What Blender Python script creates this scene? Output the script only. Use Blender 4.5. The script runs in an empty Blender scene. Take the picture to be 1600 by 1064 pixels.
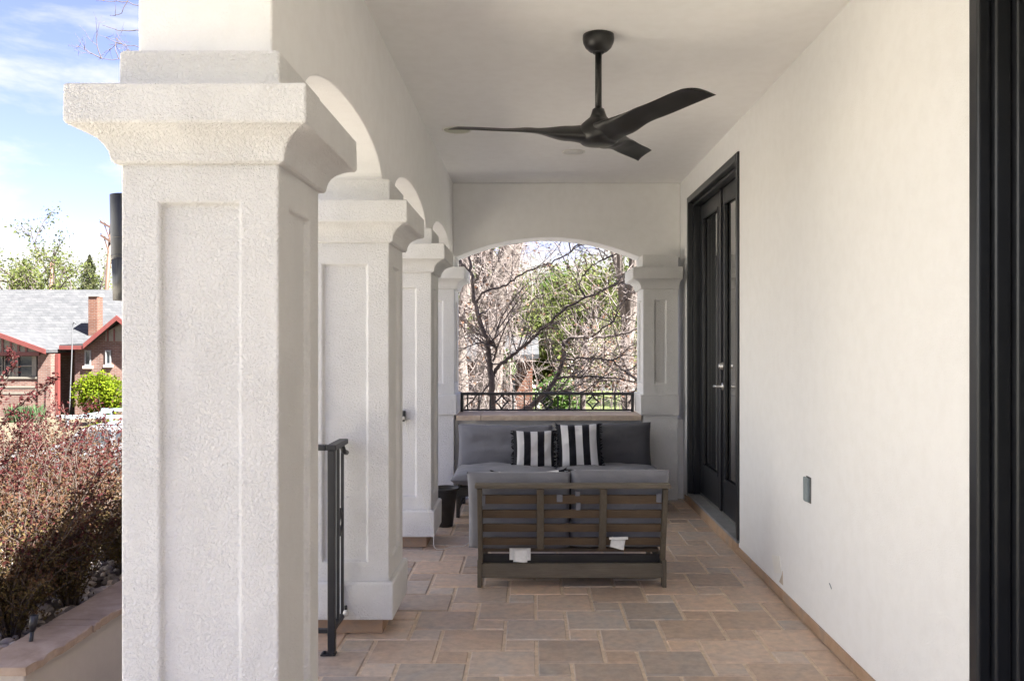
import bpy, bmesh, math, random
from mathutils import Vector, Matrix, noise as mnoise
R = math.radians
random.seed(7)
sc = bpy.context.scene
# ------------------------------------------------------------------ camera
H = 1.35; F = 1300.0; VX, VY = 829.0, 536.0
cam = bpy.data.cameras.new("camera"); camo = bpy.data.objects.new("camera", cam)
sc.collection.objects.link(camo); sc.camera = camo
camo.location = (0, 0, H); camo.rotation_euler = (R(90), 0, 0)
cam.sensor_width = 36; cam.lens = F/1600*36
cam.shift_x = -(VX-800)/1600; cam.shift_y = (VY-532)/1600
cam.clip_start = 0.05; cam.clip_end = 2000
def P(px, py, d): return Vector(((px-VX)/F*d, d, H-(py-VY)/F*d))
# ------------------------------------------------------------------ world
SUN_EL, SUN_AZ = R(54), R(-28)     # azimuth of the sun measured from +X towards -Y
sdir = Vector((math.cos(SUN_EL)*math.cos(SUN_AZ), math.cos(SUN_EL)*math.sin(SUN_AZ), math.sin(SUN_EL)))
w = bpy.data.worlds.new("World"); sc.world = w; w.use_nodes = True
nt = w.node_tree; N = nt.nodes; L = nt.links
for n in list(N): N.remove(n)
out = N.new('ShaderNodeOutputWorld'); bg = N.new('ShaderNodeBackground')
sky = N.new('ShaderNodeTexSky'); sky.sky_type = 'NISHITA'; sky.sun_disc = False
sky.sun_elevation = SUN_EL; sky.sun_rotation = math.atan2(sdir.x, sdir.y)
sky.air_density = 1.0; sky.dust_density = 0.6; sky.ozone_density = 1.5
tc = N.new('ShaderNodeTexCoord'); sep = N.new('ShaderNodeSeparateXYZ')
L.new(tc.outputs['Generated'], sep.inputs[0])
mp = N.new('ShaderNodeMapping'); mp.inputs['Scale'].default_value = (1, 1, 2.6); mp.inputs['Location'].default_value = (0.2, 2.6, 0.9)
L.new(tc.outputs['Generated'], mp.inputs[0])
cn = N.new('ShaderNodeTexNoise'); cn.inputs['Scale'].default_value = 4.2; cn.inputs['Detail'].default_value = 8; cn.inputs['Roughness'].default_value = .58; cn.inputs['Distortion'].default_value = .3
L.new(mp.outputs[0], cn.inputs['Vector'])
def wm(op, a, b=None, clamp=False):
    m = N.new('ShaderNodeMath'); m.operation = op; m.use_clamp = clamp
    for i, v in enumerate((a, b)):
        if v is None: continue
        if isinstance(v, (int, float)): m.inputs[i].default_value = v
        else: L.new(v, m.inputs[i])
    return m.outputs[0]
# cloud cover grows to the horizon; unseen bright bank at left added for fill
hz = wm('MULTIPLY', wm('SUBTRACT', 0.21, sep.outputs['Z'], True), 2.2)
left_fill = wm('MULTIPLY', wm('SUBTRACT', wm('MULTIPLY', sep.outputs['X'], -1.0), 0.60, True), 1.6)
cov = wm('ADD', wm('ADD', cn.outputs['Fac'], hz), left_fill)
veil = 0.04
cr = N.new('ShaderNodeMapRange'); cr.interpolation_type = 'SMOOTHSTEP'
cr.inputs['From Min'].default_value = .54; cr.inputs['From Max'].default_value = .76
L.new(cov, cr.inputs['Value'])
mixc = N.new('ShaderNodeMix'); mixc.data_type = 'RGBA'
L.new(wm('MAXIMUM', cr.outputs[0], veil), mixc.inputs['Factor']); skt = N.new('ShaderNodeMix'); skt.data_type = 'RGBA'; skt.blend_type = 'MULTIPLY'; skt.inputs['Factor'].default_value = 1; skt.inputs['B'].default_value = (.54, .46, .62, 1); L.new(sky.outputs[0], skt.inputs['A']); L.new(skt.outputs['Result'], mixc.inputs['A'])
cb = wm('MULTIPLY_ADD', left_fill, 9.0); cb.node.inputs[2].default_value = 2.45
cc = N.new('ShaderNodeCombineColor'); L.new(cb, cc.inputs[0]); L.new(wm('MULTIPLY', cb, .99), cc.inputs[1]); L.new(wm('MULTIPLY', cb, .97), cc.inputs[2])
L.new(cc.outputs[0], mixc.inputs['B'])
bg.inputs['Strength'].default_value = .045
L.new(mixc.outputs['Result'], bg.inputs['Color']); L.new(bg.outputs[0], out.inputs[0])
# ------------------------------------------------------------------ sun and exposure
sl = bpy.data.lights.new("sun", 'SUN'); sl.energy = 4.8; sl.angle = R(.53); sl.color = (1, .985, .96)
so = bpy.data.objects.new("sun", sl); sc.collection.objects.link(so); so.location = (20, -10, 30)
so.rotation_euler = (-sdir).to_track_quat('-Z', 'Y').to_euler()
vs = sc.view_settings; vs.view_transform = 'Standard'; vs.look = 'None'; vs.exposure = 3.48; vs.gamma = 1
vs.use_curve_mapping = False
try:
    sc.cycles.use_denoising = True; sc.cycles.denoiser = 'OPENIMAGEDENOISE'
    sc.cycles.max_bounces = 10; sc.cycles.diffuse_bounces = 6; sc.cycles.transparent_max_bounces = 16
    sc.cycles.caustics_reflective = False; sc.cycles.caustics_refractive = False
except Exception: pass
C = sc.collection
# ------------------------------------------------------------------ materials
def nm(name, rough=.7, metal=0, spec=.5):
    m = bpy.data.materials.new(name); m.use_nodes = True
    t = m.node_tree; b = t.nodes['Principled BSDF']
    b.inputs['Roughness'].default_value = rough; b.inputs['Metallic'].default_value = metal
    b.inputs['Specular IOR Level'].default_value = spec
    return m, t, b
def nd(t, typ, **kw):
    n = t.nodes.new(typ)
    for k, v in kw.items():
        if k in n.inputs.keys() if isinstance(k, str) else False: n.inputs[k].default_value = v
        else: setattr(n, k, v)
    return n
def coords(t, scale=(1, 1, 1), rot=(0, 0, 0), kind='Object'):
    c = t.nodes.new('ShaderNodeTexCoord'); m = t.nodes.new('ShaderNodeMapping')
    m.inputs['Scale'].default_value = scale; m.inputs['Rotation'].default_value = rot
    t.links.new(c.outputs[kind], m.inputs[0]); return m.outputs[0]
def noise(t, vec, scale, detail=4, rough=.55, dist=0):
    n = t.nodes.new('ShaderNodeTexNoise'); n.inputs['Scale'].default_value = scale; n.inputs['Detail'].default_value = detail
    n.inputs['Roughness'].default_value = rough; n.inputs['Distortion'].default_value = dist
    t.links.new(vec, n.inputs['Vector']); return n.outputs['Fac']
def ramp(t, fac, stops):
    r = t.nodes.new('ShaderNodeValToRGB'); e = r.color_ramp.elements
    while len(e) < len(stops): e.new(.5)
    for i, (p, c) in enumerate(stops):
        e[i].position = p; e[i].color = (*c, 1) if len(c) == 3 else c
    t.links.new(fac, r.inputs[0]); return r.outputs[0]
def mixcol(t, fac, a, b, mode='MIX'):
    m = t.nodes.new('ShaderNodeMix'); m.data_type = 'RGBA'; m.blend_type = mode
    for k, v in (('Factor', fac), ('A', a), ('B', b)):
        if isinstance(v, (int, float)): m.inputs[k].default_value = v
        elif isinstance(v, tuple): m.inputs[k].default_value = (*v, 1)
        else: t.links.new(v, m.inputs[k])
    return m.outputs['Result']
def bump(t, b, h, strength=.5, dist=.003, prev=None):
    n = t.nodes.new('ShaderNodeBump'); n.inputs['Strength'].default_value = strength; n.inputs['Distance'].default_value = dist
    t.links.new(h, n.inputs['Height'])
    if prev is not None: t.links.new(prev, n.inputs['Normal'])
    t.links.new(n.outputs[0], b.inputs['Normal']); return n.outputs[0]
def mul(c, k): return tuple(x*k for x in c)
def plain(name, col, rough=.6, metal=0, var=.12, scale=6, bs=0, bscale=80, bd=.002, spec=.5, sc3=(1, 1, 1)):
    m, t, b = nm(name, rough, metal, spec); v = coords(t, sc3)
    f = noise(t, v, scale, 5)
    L_ = ramp(t, f, [(.3, mul(col, 1-var)), (.7, mul(col, 1+var))]); t.links.new(L_, b.inputs['Base Color'])
    if bs: bump(t, b, noise(t, v, bscale, 4), bs, bd)
    return m
def stucco(name, col, scale, strength, dist, fine=260, dirt=.05):
    m, t, b = nm(name, .92, 0, .25); v = coords(t)
    f = noise(t, v, 1.7, 6, .6); f2 = noise(t, v, 14, 4, .6)
    c1 = ramp(t, f, [(.3, mul(col, 1-dirt)), (.7, col)])
    c2 = ramp(t, f2, [(.35, (.972, .97, .966)), (.6, (1, 1, 1))])
    t.links.new(mixcol(t, 1.0, c1, c2, 'MULTIPLY'), b.inputs['Base Color'])
    h = noise(t, v, scale, 4, .6, .5)
    h = ramp(t, h, [(.30, (0, 0, 0)), (.70, (1, 1, 1))])
    pm = ramp(t, noise(t, coords(t, (1, 1, .6)), scale*.075, 4, .6), [(.32, (.6, .6, .6)), (.62, (1, 1, 1))])
    h = mixcol(t, 1.0, h, pm, 'MULTIPLY')
    h = mixcol(t, .14, h, noise(t, coords(t, (1, 1, .45)), scale*.32, 4, .65))
    p = bump(t, b, h, strength, dist)
    bump(t, b, noise(t, v, fine, 3, .6), strength*.5, dist*.35, p)
    return m
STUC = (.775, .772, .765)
M = {}
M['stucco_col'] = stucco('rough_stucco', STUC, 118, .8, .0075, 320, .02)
M['stucco_wall'] = stucco('fine_stucco', (.80, .80, .797), 150, .5, .003, 420, .02)
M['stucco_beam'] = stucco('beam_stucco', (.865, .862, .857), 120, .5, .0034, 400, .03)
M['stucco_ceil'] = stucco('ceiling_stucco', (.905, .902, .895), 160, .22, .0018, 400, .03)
M['stucco_tan'] = stucco('tan_stucco', (.47, .42, .36), 90, .4, .003)
M['black_metal'] = plain('black_metal', (.018, .018, .020), .42, 0, .15, 30, .08, 300, .001)
M['black_paint'] = plain('black_door_paint', (.014, .0155, .019), .3, 0, .12, 9, .03, 40, .001)
M['fan_black'] = plain('fan_satin_black', (.014, .0138, .0138), .38, 0, .25, 12, .02, 60, .001)
M['steel'] = plain('brushed_nickel', (.5, .49, .47), .38, 1, .06, 40)
M['plastic_black'] = plain('pot_black_plastic', (.022, .02, .019), .5, 0, .35, 18, .05, 90, .001)
M['white_plastic'] = plain('white_plastic', (.78, .77, .73), .45, 0, .03, 8)
M['speaker_grille'] = plain('speaker_grille', (.52, .52, .42), .6, 0, .05, 200)
M['grey_plastic'] = plain('grey_box_plastic', (.2, .24, .255), .55, 0, .15, 20)
M['tag_white'] = plain('tag_white_cloth', (.72, .72, .70), .85, 0, .06, 60, .1, 200, .001)
M['fabric'] = None
def fabric(name, col, stripes=0):
    m, t, b = nm(name, .92, 0, .2); v = coords(t)
    b.inputs['Sheen Weight'].default_value = .12
    f = noise(t, v, 5, 5)
    base = ramp(t, f, [(.3, mul(col, .88)), (.7, mul(col, 1.1))])
    if stripes:
        u = t.nodes.new('ShaderNodeUVMap'); s = t.nodes.new('ShaderNodeSeparateXYZ'); t.links.new(u.outputs[0], s.inputs[0])
        a = t.nodes.new('ShaderNodeMath'); a.operation = 'MULTIPLY'; a.inputs[1].default_value = stripes; t.links.new(s.outputs[0], a.inputs[0])
        fr = t.nodes.new('ShaderNodeMath'); fr.operation = 'PINGPONG'; fr.inputs[1].default_value = 1; t.links.new(a.outputs[0], fr.inputs[0])
        gt = t.nodes.new('ShaderNodeMath'); gt.operation = 'GREATER_THAN'; gt.inputs[1].default_value = .5; t.links.new(fr.outputs[0], gt.inputs[0])
        base = mixcol(t, gt.outputs[0], base, (.72, .72, .74))
    t.links.new(base, b.inputs['Base Color'])
    wv = t.nodes.new('ShaderNodeTexWave'); wv.inputs['Scale'].default_value = 160; t.links.new(coords(t, rot=(.6, .3, .5)), wv.inputs[0])
    p = bump(t, b, noise(t, v, 420, 2), .35, .0012)
    bump(t, b, noise(t, v, 11, 4, .5, 1.2), .5, .010, p)
    return m
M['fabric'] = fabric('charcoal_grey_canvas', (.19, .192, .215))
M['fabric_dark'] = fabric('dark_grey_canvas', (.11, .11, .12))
M['stripe'] = fabric('striped_canvas', (.014, .014, .02), 6.0)
M['fringe'] = plain('black_fringe', (.012, .012, .016), .9)
def wood(name, c1, c2, sc3):
    m, t, b = nm(name, .62, 0, .35); v = coords(t, sc3)
    f = noise(t, v, 9, 6, .62, .4); g = noise(t, coords(t), 3.5, 3)
    col = ramp(t, f, [(.3, c1), (.72, c2)])
    col = mixcol(t, g, col, mul(c1, .75))
    t.links.new(col, b.inputs['Base Color']); bump(t, b, f, .35, .0016); return m
M['wood_h'] = wood('acacia_slat_wood', (.10, .068, .042), (.19, .135, .085), (1, 14, 14))
M['wood_gh'] = wood('weathered_rail_wood', (.125, .105, .078), (.23, .20, .155), (1, 14, 14))
M['wood_gv'] = wood('weathered_post_wood', (.10, .082, .06), (.20, .172, .13), (14, 14, 1))
M['wood_dk'] = wood('dark_stained_wood', (.028, .026, .024), (.06, .054, .048), (1, 12, 12))
def stone(name, c1, c2, c3, scale=7):
    m, t, b = nm(name, .85, 0, .3); v = coords(t)
    f = noise(t, v, scale, 8, .62, .5)
    t.links.new(ramp(t, f, [(.25, c1), (.5, c2), (.75, c3)]), b.inputs['Base Color'])
    bump(t, b, noise(t, v, 34, 6, .65), .6, .006); return m
M['flagstone'] = stone('flagstone', (.24, .17, .115), (.34, .25, .18), (.42, .325, .245))
M['sandstone'] = stone('sandstone_coping', (.50, .38, .29), (.62, .50, .39), (.72, .61, .50), 11)
M['concrete'] = stone('grey_sill_concrete', (.17, .175, .18), (.22, .225, .23), (.27, .272, .272), 9)
def tilemat(name):
    m, t, b = nm(name, .44, 0, .45); v = coords(t)
    at = t.nodes.new('ShaderNodeAttribute'); at.attribute_name = 'tint'
    s = t.nodes.new('ShaderNodeSeparateColor'); t.links.new(at.outputs['Color'], s.inputs[0])
    ad = t.nodes.new('ShaderNodeVectorMath'); ad.operation = 'MULTIPLY_ADD'; ad.inputs[1].default_value = (19, 23, 11)
    t.links.new(at.outputs['Color'], ad.inputs[0]); t.links.new(v, ad.inputs[2])
    f = noise(t, ad.outputs[0], 6.5, 7, .6, .6); f2 = noise(t, ad.outputs[0], 26, 5, .6)
    ma = t.nodes.new('ShaderNodeMath'); ma.operation = 'MULTIPLY_ADD'; ma.inputs[1].default_value = .5; t.links.new(s.outputs[0], ma.inputs[0])
    mb_ = t.nodes.new('ShaderNodeMath'); mb_.operation = 'SUBTRACT'; mb_.inputs[1].default_value = .25; t.links.new(f, mb_.inputs[0]); t.links.new(mb_.outputs[0], ma.inputs[2])
    c = ramp(t, ma.outputs[0], [(.03, (.36, .34, .325)), (.24, (.43, .37, .325)), (.5, (.48, .375, .30)), (.8, (.53, .385, .285))])
    c = mixcol(t, .8, c, ramp(t, f2, [(.3, (.72, .74, .76)), (.65, (1.1, 1.08, 1.05))]), 'MULTIPLY')
    br = t.nodes.new('ShaderNodeMapRange'); br.inputs['To Min'].default_value = .82; br.inputs['To Max'].default_value = 1.18; t.links.new(s.outputs[1], br.inputs[0])
    c = mixcol(t, 1.0, c, br.outputs[0], 'MULTIPLY')
    t.links.new(c, b.inputs['Base Color'])
    bump(t, b, noise(t, v, 30, 5, .6), .3, .003); return m
M['tile'] = tilemat('slate_porcelain_tile')
M['tile_edge'] = stone('tile_skirting', (.27, .17, .11), (.40, .27, .18), (.26, .22, .19), 6)
M['grout'] = plain('tan_grout', (.60, .485, .37), .95, 0, .15, 40, .3, 200, .001)
def brick(name, c1, c2, mortar, sx=1.0, rh=.075, bw=.22):
    m, t, b = nm(name, .9, 0, .2); c = t.nodes.new('ShaderNodeTexCoord'); s = t.nodes.new('ShaderNodeSeparateXYZ'); t.links.new(c.outputs['Object'], s.inputs[0])
    a = t.nodes.new('ShaderNodeMath'); a.operation = 'ADD'; t.links.new(s.outputs[0], a.inputs[0]); t.links.new(s.outputs[1], a.inputs[1])
    cb_ = t.nodes.new('ShaderNodeCombineXYZ'); t.links.new(a.outputs[0], cb_.inputs[0]); t.links.new(s.outputs[2], cb_.inputs[1])
    br = t.nodes.new('ShaderNodeTexBrick'); br.inputs['Scale'].default_value = 1; br.inputs['Brick Width'].default_value = bw; br.inputs['Row Height'].default_value = rh
    br.inputs['Mortar Size'].default_value = .008; br.inputs['Color1'].default_value = (*c1, 1); br.inputs['Color2'].default_value = (*c2, 1); br.inputs['Mortar'].default_value = (*mortar, 1)
    t.links.new(cb_.outputs[0], br.inputs['Vector'])
    f = noise(t, coords(t), 2.5, 5)
    t.links.new(mixcol(t, 1.0, br.outputs['Color'], ramp(t, f, [(.3, (.78, .78, .78)), (.7, (1.15, 1.12, 1.1))]), 'MULTIPLY'), b.inputs['Base Color'])
    return m
M['brick'] = brick('red_brick', (.105, .054, .042), (.15, .086, .066), (.16, .14, .122))
M['brick_or'] = brick('orange_brick', (.095, .037, .022), (.125, .056, .034), (.13, .11, .095))
M['shingle'] = brick('grey_roof_shingles', (.047, .048, .05), (.061, .062, .063), (.036, .036, .036), 1, .14, .33)
M['red_trim'] = plain('red_painted_trim', (.115, .026, .021), .55)
M['cream'] = plain('cream_paint', (.16, .142, .112), .7)
M['pale_siding'] = plain('pale_grey_siding', (.09, .09, .092), .8, 0, .06, 3)
M['win_dark'] = plain('window_dark_glass', (.03, .036, .04), .08, 0, .3, 2)
M['pole_wood'] = wood('utility_pole_wood', (.09, .05, .033), (.125, .075, .05), (12, 12, 1))
M['car_white'] = plain('white_car_paint', (.16, .163, .168), .22, 0, .02, 3, spec=.6)
M['rubber'] = plain('tyre_rubber', (.02, .02, .02), .8)
M['asphalt'] = plain('asphalt', (.032, .032, .033), .9, 0, .2, 9, .3, 120, .004)
M['pavement'] = plain('concrete_pavement', (.12, .117, .11), .9, 0, .1, 3, .2, 90, .002)
M['grass_dry'] = stone('dry_lawn', (.46, .415, .33), (.54, .49, .40), (.42, .39, .28), 1.4)
M['grass_green'] = stone('green_lawn', (.045, .06, .016), (.065, .08, .02), (.085, .085, .03), 1.2)
M['soil'] = stone('planter_soil', (.05, .04, .03), (.09, .07, .055), (.13, .10, .08), 12)
M['rock'] = None
def leafmat(name, stops, trans=.35, rough=.6):
    m, t, b = nm(name, max(rough, .7), 0, .06)
    at = t.nodes.new('ShaderNodeAttribute'); at.attribute_name = 'tint'
    s = t.nodes.new('ShaderNodeSeparateColor'); t.links.new(at.outputs['Color'], s.inputs[0])
    c = ramp(t, s.outputs[0], stops); t.links.new(c, b.inputs['Base Color'])
    tr = t.nodes.new('ShaderNodeBsdfTranslucent'); t.links.new(c, tr.inputs[0])
    mx = t.nodes.new('ShaderNodeMixShader'); mx.inputs[0].default_value = trans
    t.links.new(b.outputs[0], mx.inputs[1]); t.links.new(tr.outputs[0], mx.inputs[2])
    t.links.new(mx.outputs[0], t.nodes['Material Output'].inputs[0]); return m
M['rock'] = leafmat('river_rock', [(0, (.12, .10, .09)), (.35, (.25, .21, .18)), (.7, (.38, .34, .31)), (1, (.46, .36, .28))], 0, .75)
M['leaf_purple'] = leafmat('purple_leaf', [(0, (.085, .066, .026)), (.3, (.08, .045, .023)), (.6, (.045, .0145, .012)), (1, (.052, .0125, .0145))], .3)
M['leaf_spring'] = leafmat('spring_leaf', [(0, (.05, .068, .018)), (.5, (.085, .10, .028)), (1, (.135, .148, .05))], .45)
M['leaf_yellow'] = leafmat('yellow_green_leaf', [(0, (.05, .08, .004)), (.5, (.095, .13, .006)), (1, (.15, .175, .012))], .4)
M['leaf_green'] = leafmat('green_leaf', [(0, (.026, .052, .012)), (.5, (.048, .086, .018)), (1, (.09, .135, .036))], .4)
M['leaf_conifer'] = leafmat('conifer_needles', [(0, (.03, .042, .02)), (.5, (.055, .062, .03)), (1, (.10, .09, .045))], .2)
M['leaf_dead'] = leafmat('dead_leaf', [(0, (.11, .056, .036)), (.5, (.16, .095, .065)), (1, (.20, .145, .105))], .4)
M['bark_dark'] = plain('dark_bark', (.072, .055, .049), .9, 0, .3, 20, .5, 40, .006, sc3=(1, 1, .3))
M['bark_pale'] = plain('pale_twig_bark', (.155, .125, .112), .9, 0, .3, 6)
M['bark_grey'] = plain('grey_trunk_bark', (.12, .098, .083), .95, 0, .3, 9, .8, 30, .02, sc3=(3, 3, .5))
M['stem'] = plain('shrub_stem', (.062, .042, .031), .85, 0, .35, 9)
M['sign_red'] = plain('red_sign', (.5, .03, .03), .5)
def glassmat():
    m, t, b = nm('door_glass'); t.nodes.remove(b)
    fr = t.nodes.new('ShaderNodeFresnel'); fr.inputs[0].default_value = 4.5
    tr = t.nodes.new('ShaderNodeBsdfTransparent'); tr.inputs[0].default_value = (.72, .75, .74, 1)
    gl = t.nodes.new('ShaderNodeBsdfGlossy'); gl.inputs['Roughness'].default_value = .012
    ge = t.nodes.new('ShaderNodeNewGeometry'); iv_ = t.nodes.new('ShaderNodeMath'); iv_.operation = 'SUBTRACT'; iv_.inputs[0].default_value = 1; t.links.new(ge.outputs['Backfacing'], iv_.inputs[1]); mf = t.nodes.new('ShaderNodeMath'); mf.operation = 'MULTIPLY'; m15 = t.nodes.new('ShaderNodeMath'); m15.operation = 'MULTIPLY'; m15.use_clamp = True; m15.inputs[1].default_value = 2.1; t.links.new(fr.outputs[0], m15.inputs[0]); t.links.new(m15.outputs[0], mf.inputs[0]); t.links.new(iv_.outputs[0], mf.inputs[1])
    mx = t.nodes.new('ShaderNodeMixShader'); t.links.new(mf.outputs[0], mx.inputs[0]); t.links.new(tr.outputs[0], mx.inputs[1]); t.links.new(gl.outputs[0], mx.inputs[2])
    t.links.new(mx.outputs[0], t.nodes['Material Output'].inputs[0]); return m
M['glass'] = glassmat()
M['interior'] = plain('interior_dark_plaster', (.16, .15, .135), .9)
# ------------------------------------------------------------------ mesh builder
class MB:
    def __init__(s): s.v = []; s.f = []; s.t = []; s.sm = []; s.uv = None
    def add(s, vs, fs, tint=None, smooth=False):
        o = len(s.v); s.v += [tuple(p) for p in vs]
        for f in fs: s.f.append(tuple(i+o for i in f)); s.t.append(tint); s.sm.append(smooth)
    def box(s, x0, x1, y0, y1, z0, z1, tint=None):
        s.add([(x0,y0,z0),(x1,y0,z0),(x1,y1,z0),(x0,y1,z0),(x0,y0,z1),(x1,y0,z1),(x1,y1,z1),(x0,y1,z1)],
              [(0,3,2,1),(4,5,6,7),(0,1,5,4),(1,2,6,5),(2,3,7,6),(3,0,4,7)], tint)
    def obox(s, c, U, V, W, tint=None):
        c = Vector(c); p = [c+a*U+b*V+d*W for d in (-1,1) for a, b in ((-1,-1),(1,-1),(1,1),(-1,1))]
        s.add(p, [(0,3,2,1),(4,5,6,7),(0,1,5,4),(1,2,6,5),(2,3,7,6),(3,0,4,7)], tint)
    def bar(s, a, b, wx, wy, up=Vector((0,0,1)), tint=None):
        a = Vector(a); b = Vector(b); d = b-a; l = d.length; d.normalize()
        x = d.cross(up)
        if x.length < 1e-4: x = d.cross(Vector((0,1,0)))
        x.normalize(); y = x.cross(d)
        s.obox((a+b)/2, x*(wx/2), y*(wy/2), d*(l/2), tint)
    def tube(s, pts, rad, n=6, tint=None, cap=True):
        pts = [Vector(p) for p in pts]; k = len(pts)
        if not isinstance(rad, (list, tuple)): rad = [rad]*k
        vs = []; prev = None
        for i in range(k):
            d = (pts[min(i+1, k-1)]-pts[max(i-1, 0)])
            if d.length < 1e-9: d = Vector((0,0,1))
            d.normalize()
            x = d.cross(prev) if prev is not None and False else d.cross(Vector((.31,.17,.93)))
            if x.length < 1e-3: x = d.cross(Vector((1,0,0)))
            x.normalize(); y = d.cross(x)
            for j in range(n):
                a = 2*math.pi*j/n; vs.append(pts[i]+(x*math.cos(a)+y*math.sin(a))*rad[i])
        fs = [(i*n+j, i*n+(j+1)%n, (i+1)*n+(j+1)%n, (i+1)*n+j) for i in range(k-1) for j in range(n)]
        if cap: fs += [tuple(reversed(range(n))), tuple((k-1)*n+j for j in range(n))]
        s.add(vs, fs, tint, True)
    def lathe(s, prof, c, n=32, tint=None, axis='z'):
        c = Vector(c); vs = []; k = len(prof)
        for r, z in prof:
            for j in range(n):
                a = 2*math.pi*j/n
                q = Vector((r*math.cos(a), r*math.sin(a), z))
                if axis == 'x': q = Vector((q.z, q.x, q.y))
                if axis == 'y': q = Vector((q.y, q.z, q.x))
                vs.append(c+q)
        fs = [(i*n+j, i*n+(j+1)%n, (i+1)*n+(j+1)%n, (i+1)*n+j) for i in range(k-1) for j in range(n)]
        fs += [tuple(reversed(range(n))), tuple((k-1)*n+j for j in range(n))]
        s.add(vs, fs, tint, True)
    def prism(s, poly, ext, tint=None):
        n = len(poly); ext = Vector(ext); a = [Vector(p) for p in poly]; b = [p+ext for p in a]
        s.add(a+b, [tuple(reversed(range(n))), tuple(range(n, 2*n))]+[(i, (i+1) % n, n+(i+1) % n, n+i) for i in range(n)], tint)
    def rloft(s, c, rings, tint=None):   # stacked rectangular rings (hx, hy, z)
        cx, cy = c; vs = []
        for hx0, hx1, hy0, hy1, z in rings: vs += [(cx-hx0, cy-hy0, z), (cx+hx1, cy-hy0, z), (cx+hx1, cy+hy1, z), (cx-hx0, cy+hy1, z)]
        fs = []
        for i in range(len(rings)-1):
            for j in range(4): fs.append((i*4+j, i*4+(j+1) % 4, (i+1)*4+(j+1) % 4, (i+1)*4+j))
        k = len(rings)-1; fs += [(3,2,1,0), (k*4, k*4+1, k*4+2, k*4+3)]
        s.add(vs, fs, tint)
    def leaf(s, c, size, tint, ar=.55, nrm=None):
        d = Vector((random.gauss(0,1), random.gauss(0,1), random.gauss(0,1))).normalized() if nrm is None else nrm
        e = d.cross(Vector((random.gauss(0,1), random.gauss(0,1), random.gauss(0,1))))
        if e.length < 1e-4: e = d.orthogonal()
        e.normalize(); e *= size*ar*.5; d = d*size*.5; c = Vector(c)
        n2 = d.cross(e).normalized()*size*.08
        o = len(s.v)
        s.v += [tuple(c-d), tuple(c+e+n2), tuple(c+d), tuple(c-e+n2)]
        s.f.append((o, o+1, o+2, o+3)); s.t.append(tint); s.sm.append(False)
    def build(s, name, mat, parent=None, bevel=0, seg=2, weld=False, smooth=None, angle=35):
        org = Vector((0,0,0))
        if parent is not None:
            q = parent
            while q is not None: org += Vector(q.location); q = q.parent
        me = bpy.data.meshes.new(name)
        me.from_pydata([(p[0]-org.x, p[1]-org.y, p[2]-org.z) for p in s.v], [], s.f)
        me.polygons.foreach_set('use_smooth', [bool(x) if smooth is None else smooth for x in s.sm])
        if any(t is not None for t in s.t):
            at = me.color_attributes.new('tint', 'FLOAT_COLOR', 'CORNER'); buf = []
            for f, t in zip(s.f, s.t):
                t = t if t is not None else (.5, .5, .5)
                if isinstance(t, (int, float)): t = (t, t, t)
                buf += [*t, 1.0]*len(f)
            at.data.foreach_set('color', buf)
        if s.uv is not None:
            ul = me.uv_layers.new(name='uv')
            for lp in me.loops: ul.data[lp.index].uv = s.uv[lp.vertex_index]
        if weld:
            b = bmesh.new(); b.from_mesh(me); bmesh.ops.remove_doubles(b, verts=b.verts, dist=1e-4)
            bmesh.ops.recalc_face_normals(b, faces=b.faces); b.to_mesh(me); b.free()
        me.materials.append(mat)
        o = bpy.data.objects.new(name, me); C.objects.link(o)
        if parent is not None: o.parent = parent
        if bevel:
            m = o.modifiers.new('bevel', 'BEVEL'); m.width = bevel; m.segments = seg; m.limit_method = 'ANGLE'; m.angle_limit = R(angle); m.harden_normals = False
        return o
def thing(name, label, cat, loc=(0,0,0), group=None):
    o = bpy.data.objects.new(name, None); C.objects.link(o); o.location = loc; o.empty_display_size = .1
    o['label'] = label; o['category'] = cat
    if group: o['group'] = group
    return o
def tag(o, label, cat, group=None):
    o['label'] = label; o['category'] = cat
    if group: o['group'] = group
    return o
def struct(o, kind='structure'): o['kind'] = kind; return o
def dup(root, loc=None, label=None):
    r = root.copy(); C.objects.link(r)
    if loc is not None: r.location = loc
    if label: r['label'] = label
    for ch in list(root.children):
        c = ch.copy(); C.objects.link(c); c.parent = r
        for g in ch.children: d = g.copy(); C.objects.link(d); d.parent = c
    return r
# ------------------------------------------------------------------ dimensions of the porch
XW = 1.331; XS = 1.323; ZC = 2.772; XB0, XB1 = -1.05, -.691
CX = -.857; CY = [2.36, 4.045, 5.68, 7.34]; HS = .204
SPR, APX = 2.108, 2.273
YB = 7.40
# ------------------------------------------------------------------ ground
def gz(x, y):
    t = min(1, max(0, (y-7.5)/4.5)); t = t*t*(3-2*t); s_ = min(1, max(0, (-x-5)/5)); s_ = s_*s_*(3-2*s_)
    return -.95-.95*max(t, s_*.75)
g = MB(); xs = [-400,-120,-60]+[-40+i*1.0 for i in range(81)]+[60,120,400]; ys = [-300,-80,-30]+[-12+i*1.0 for i in range(27)]+[15,22,30,60,120,500]
for y in ys:
    for x in xs: g.v.append((x, y, gz(x, y)))
nx = len(xs)
for j in range(len(ys)-1):
    for i in range(nx-1): g.f.append((j*nx+i, j*nx+i+1, (j+1)*nx+i+1, (j+1)*nx+i)); g.t.append(None); g.sm.append(True)
struct(g.build('ground', M['grass_dry']))
M['far_lawn'] = stone('far_dry_lawn', (.055, .044, .026), (.075, .06, .037), (.05, .05, .022), 1.4)
g = MB(); g.box(-200, -.5, 23.15, 300, -2.2, -1.884); struct(g.build('far_lawn', M['far_lawn']))
g = MB(); g.box(-200, 200, 13.4, 22.8, -1.99, -1.892); struct(g.build('road', M['asphalt']))
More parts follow.
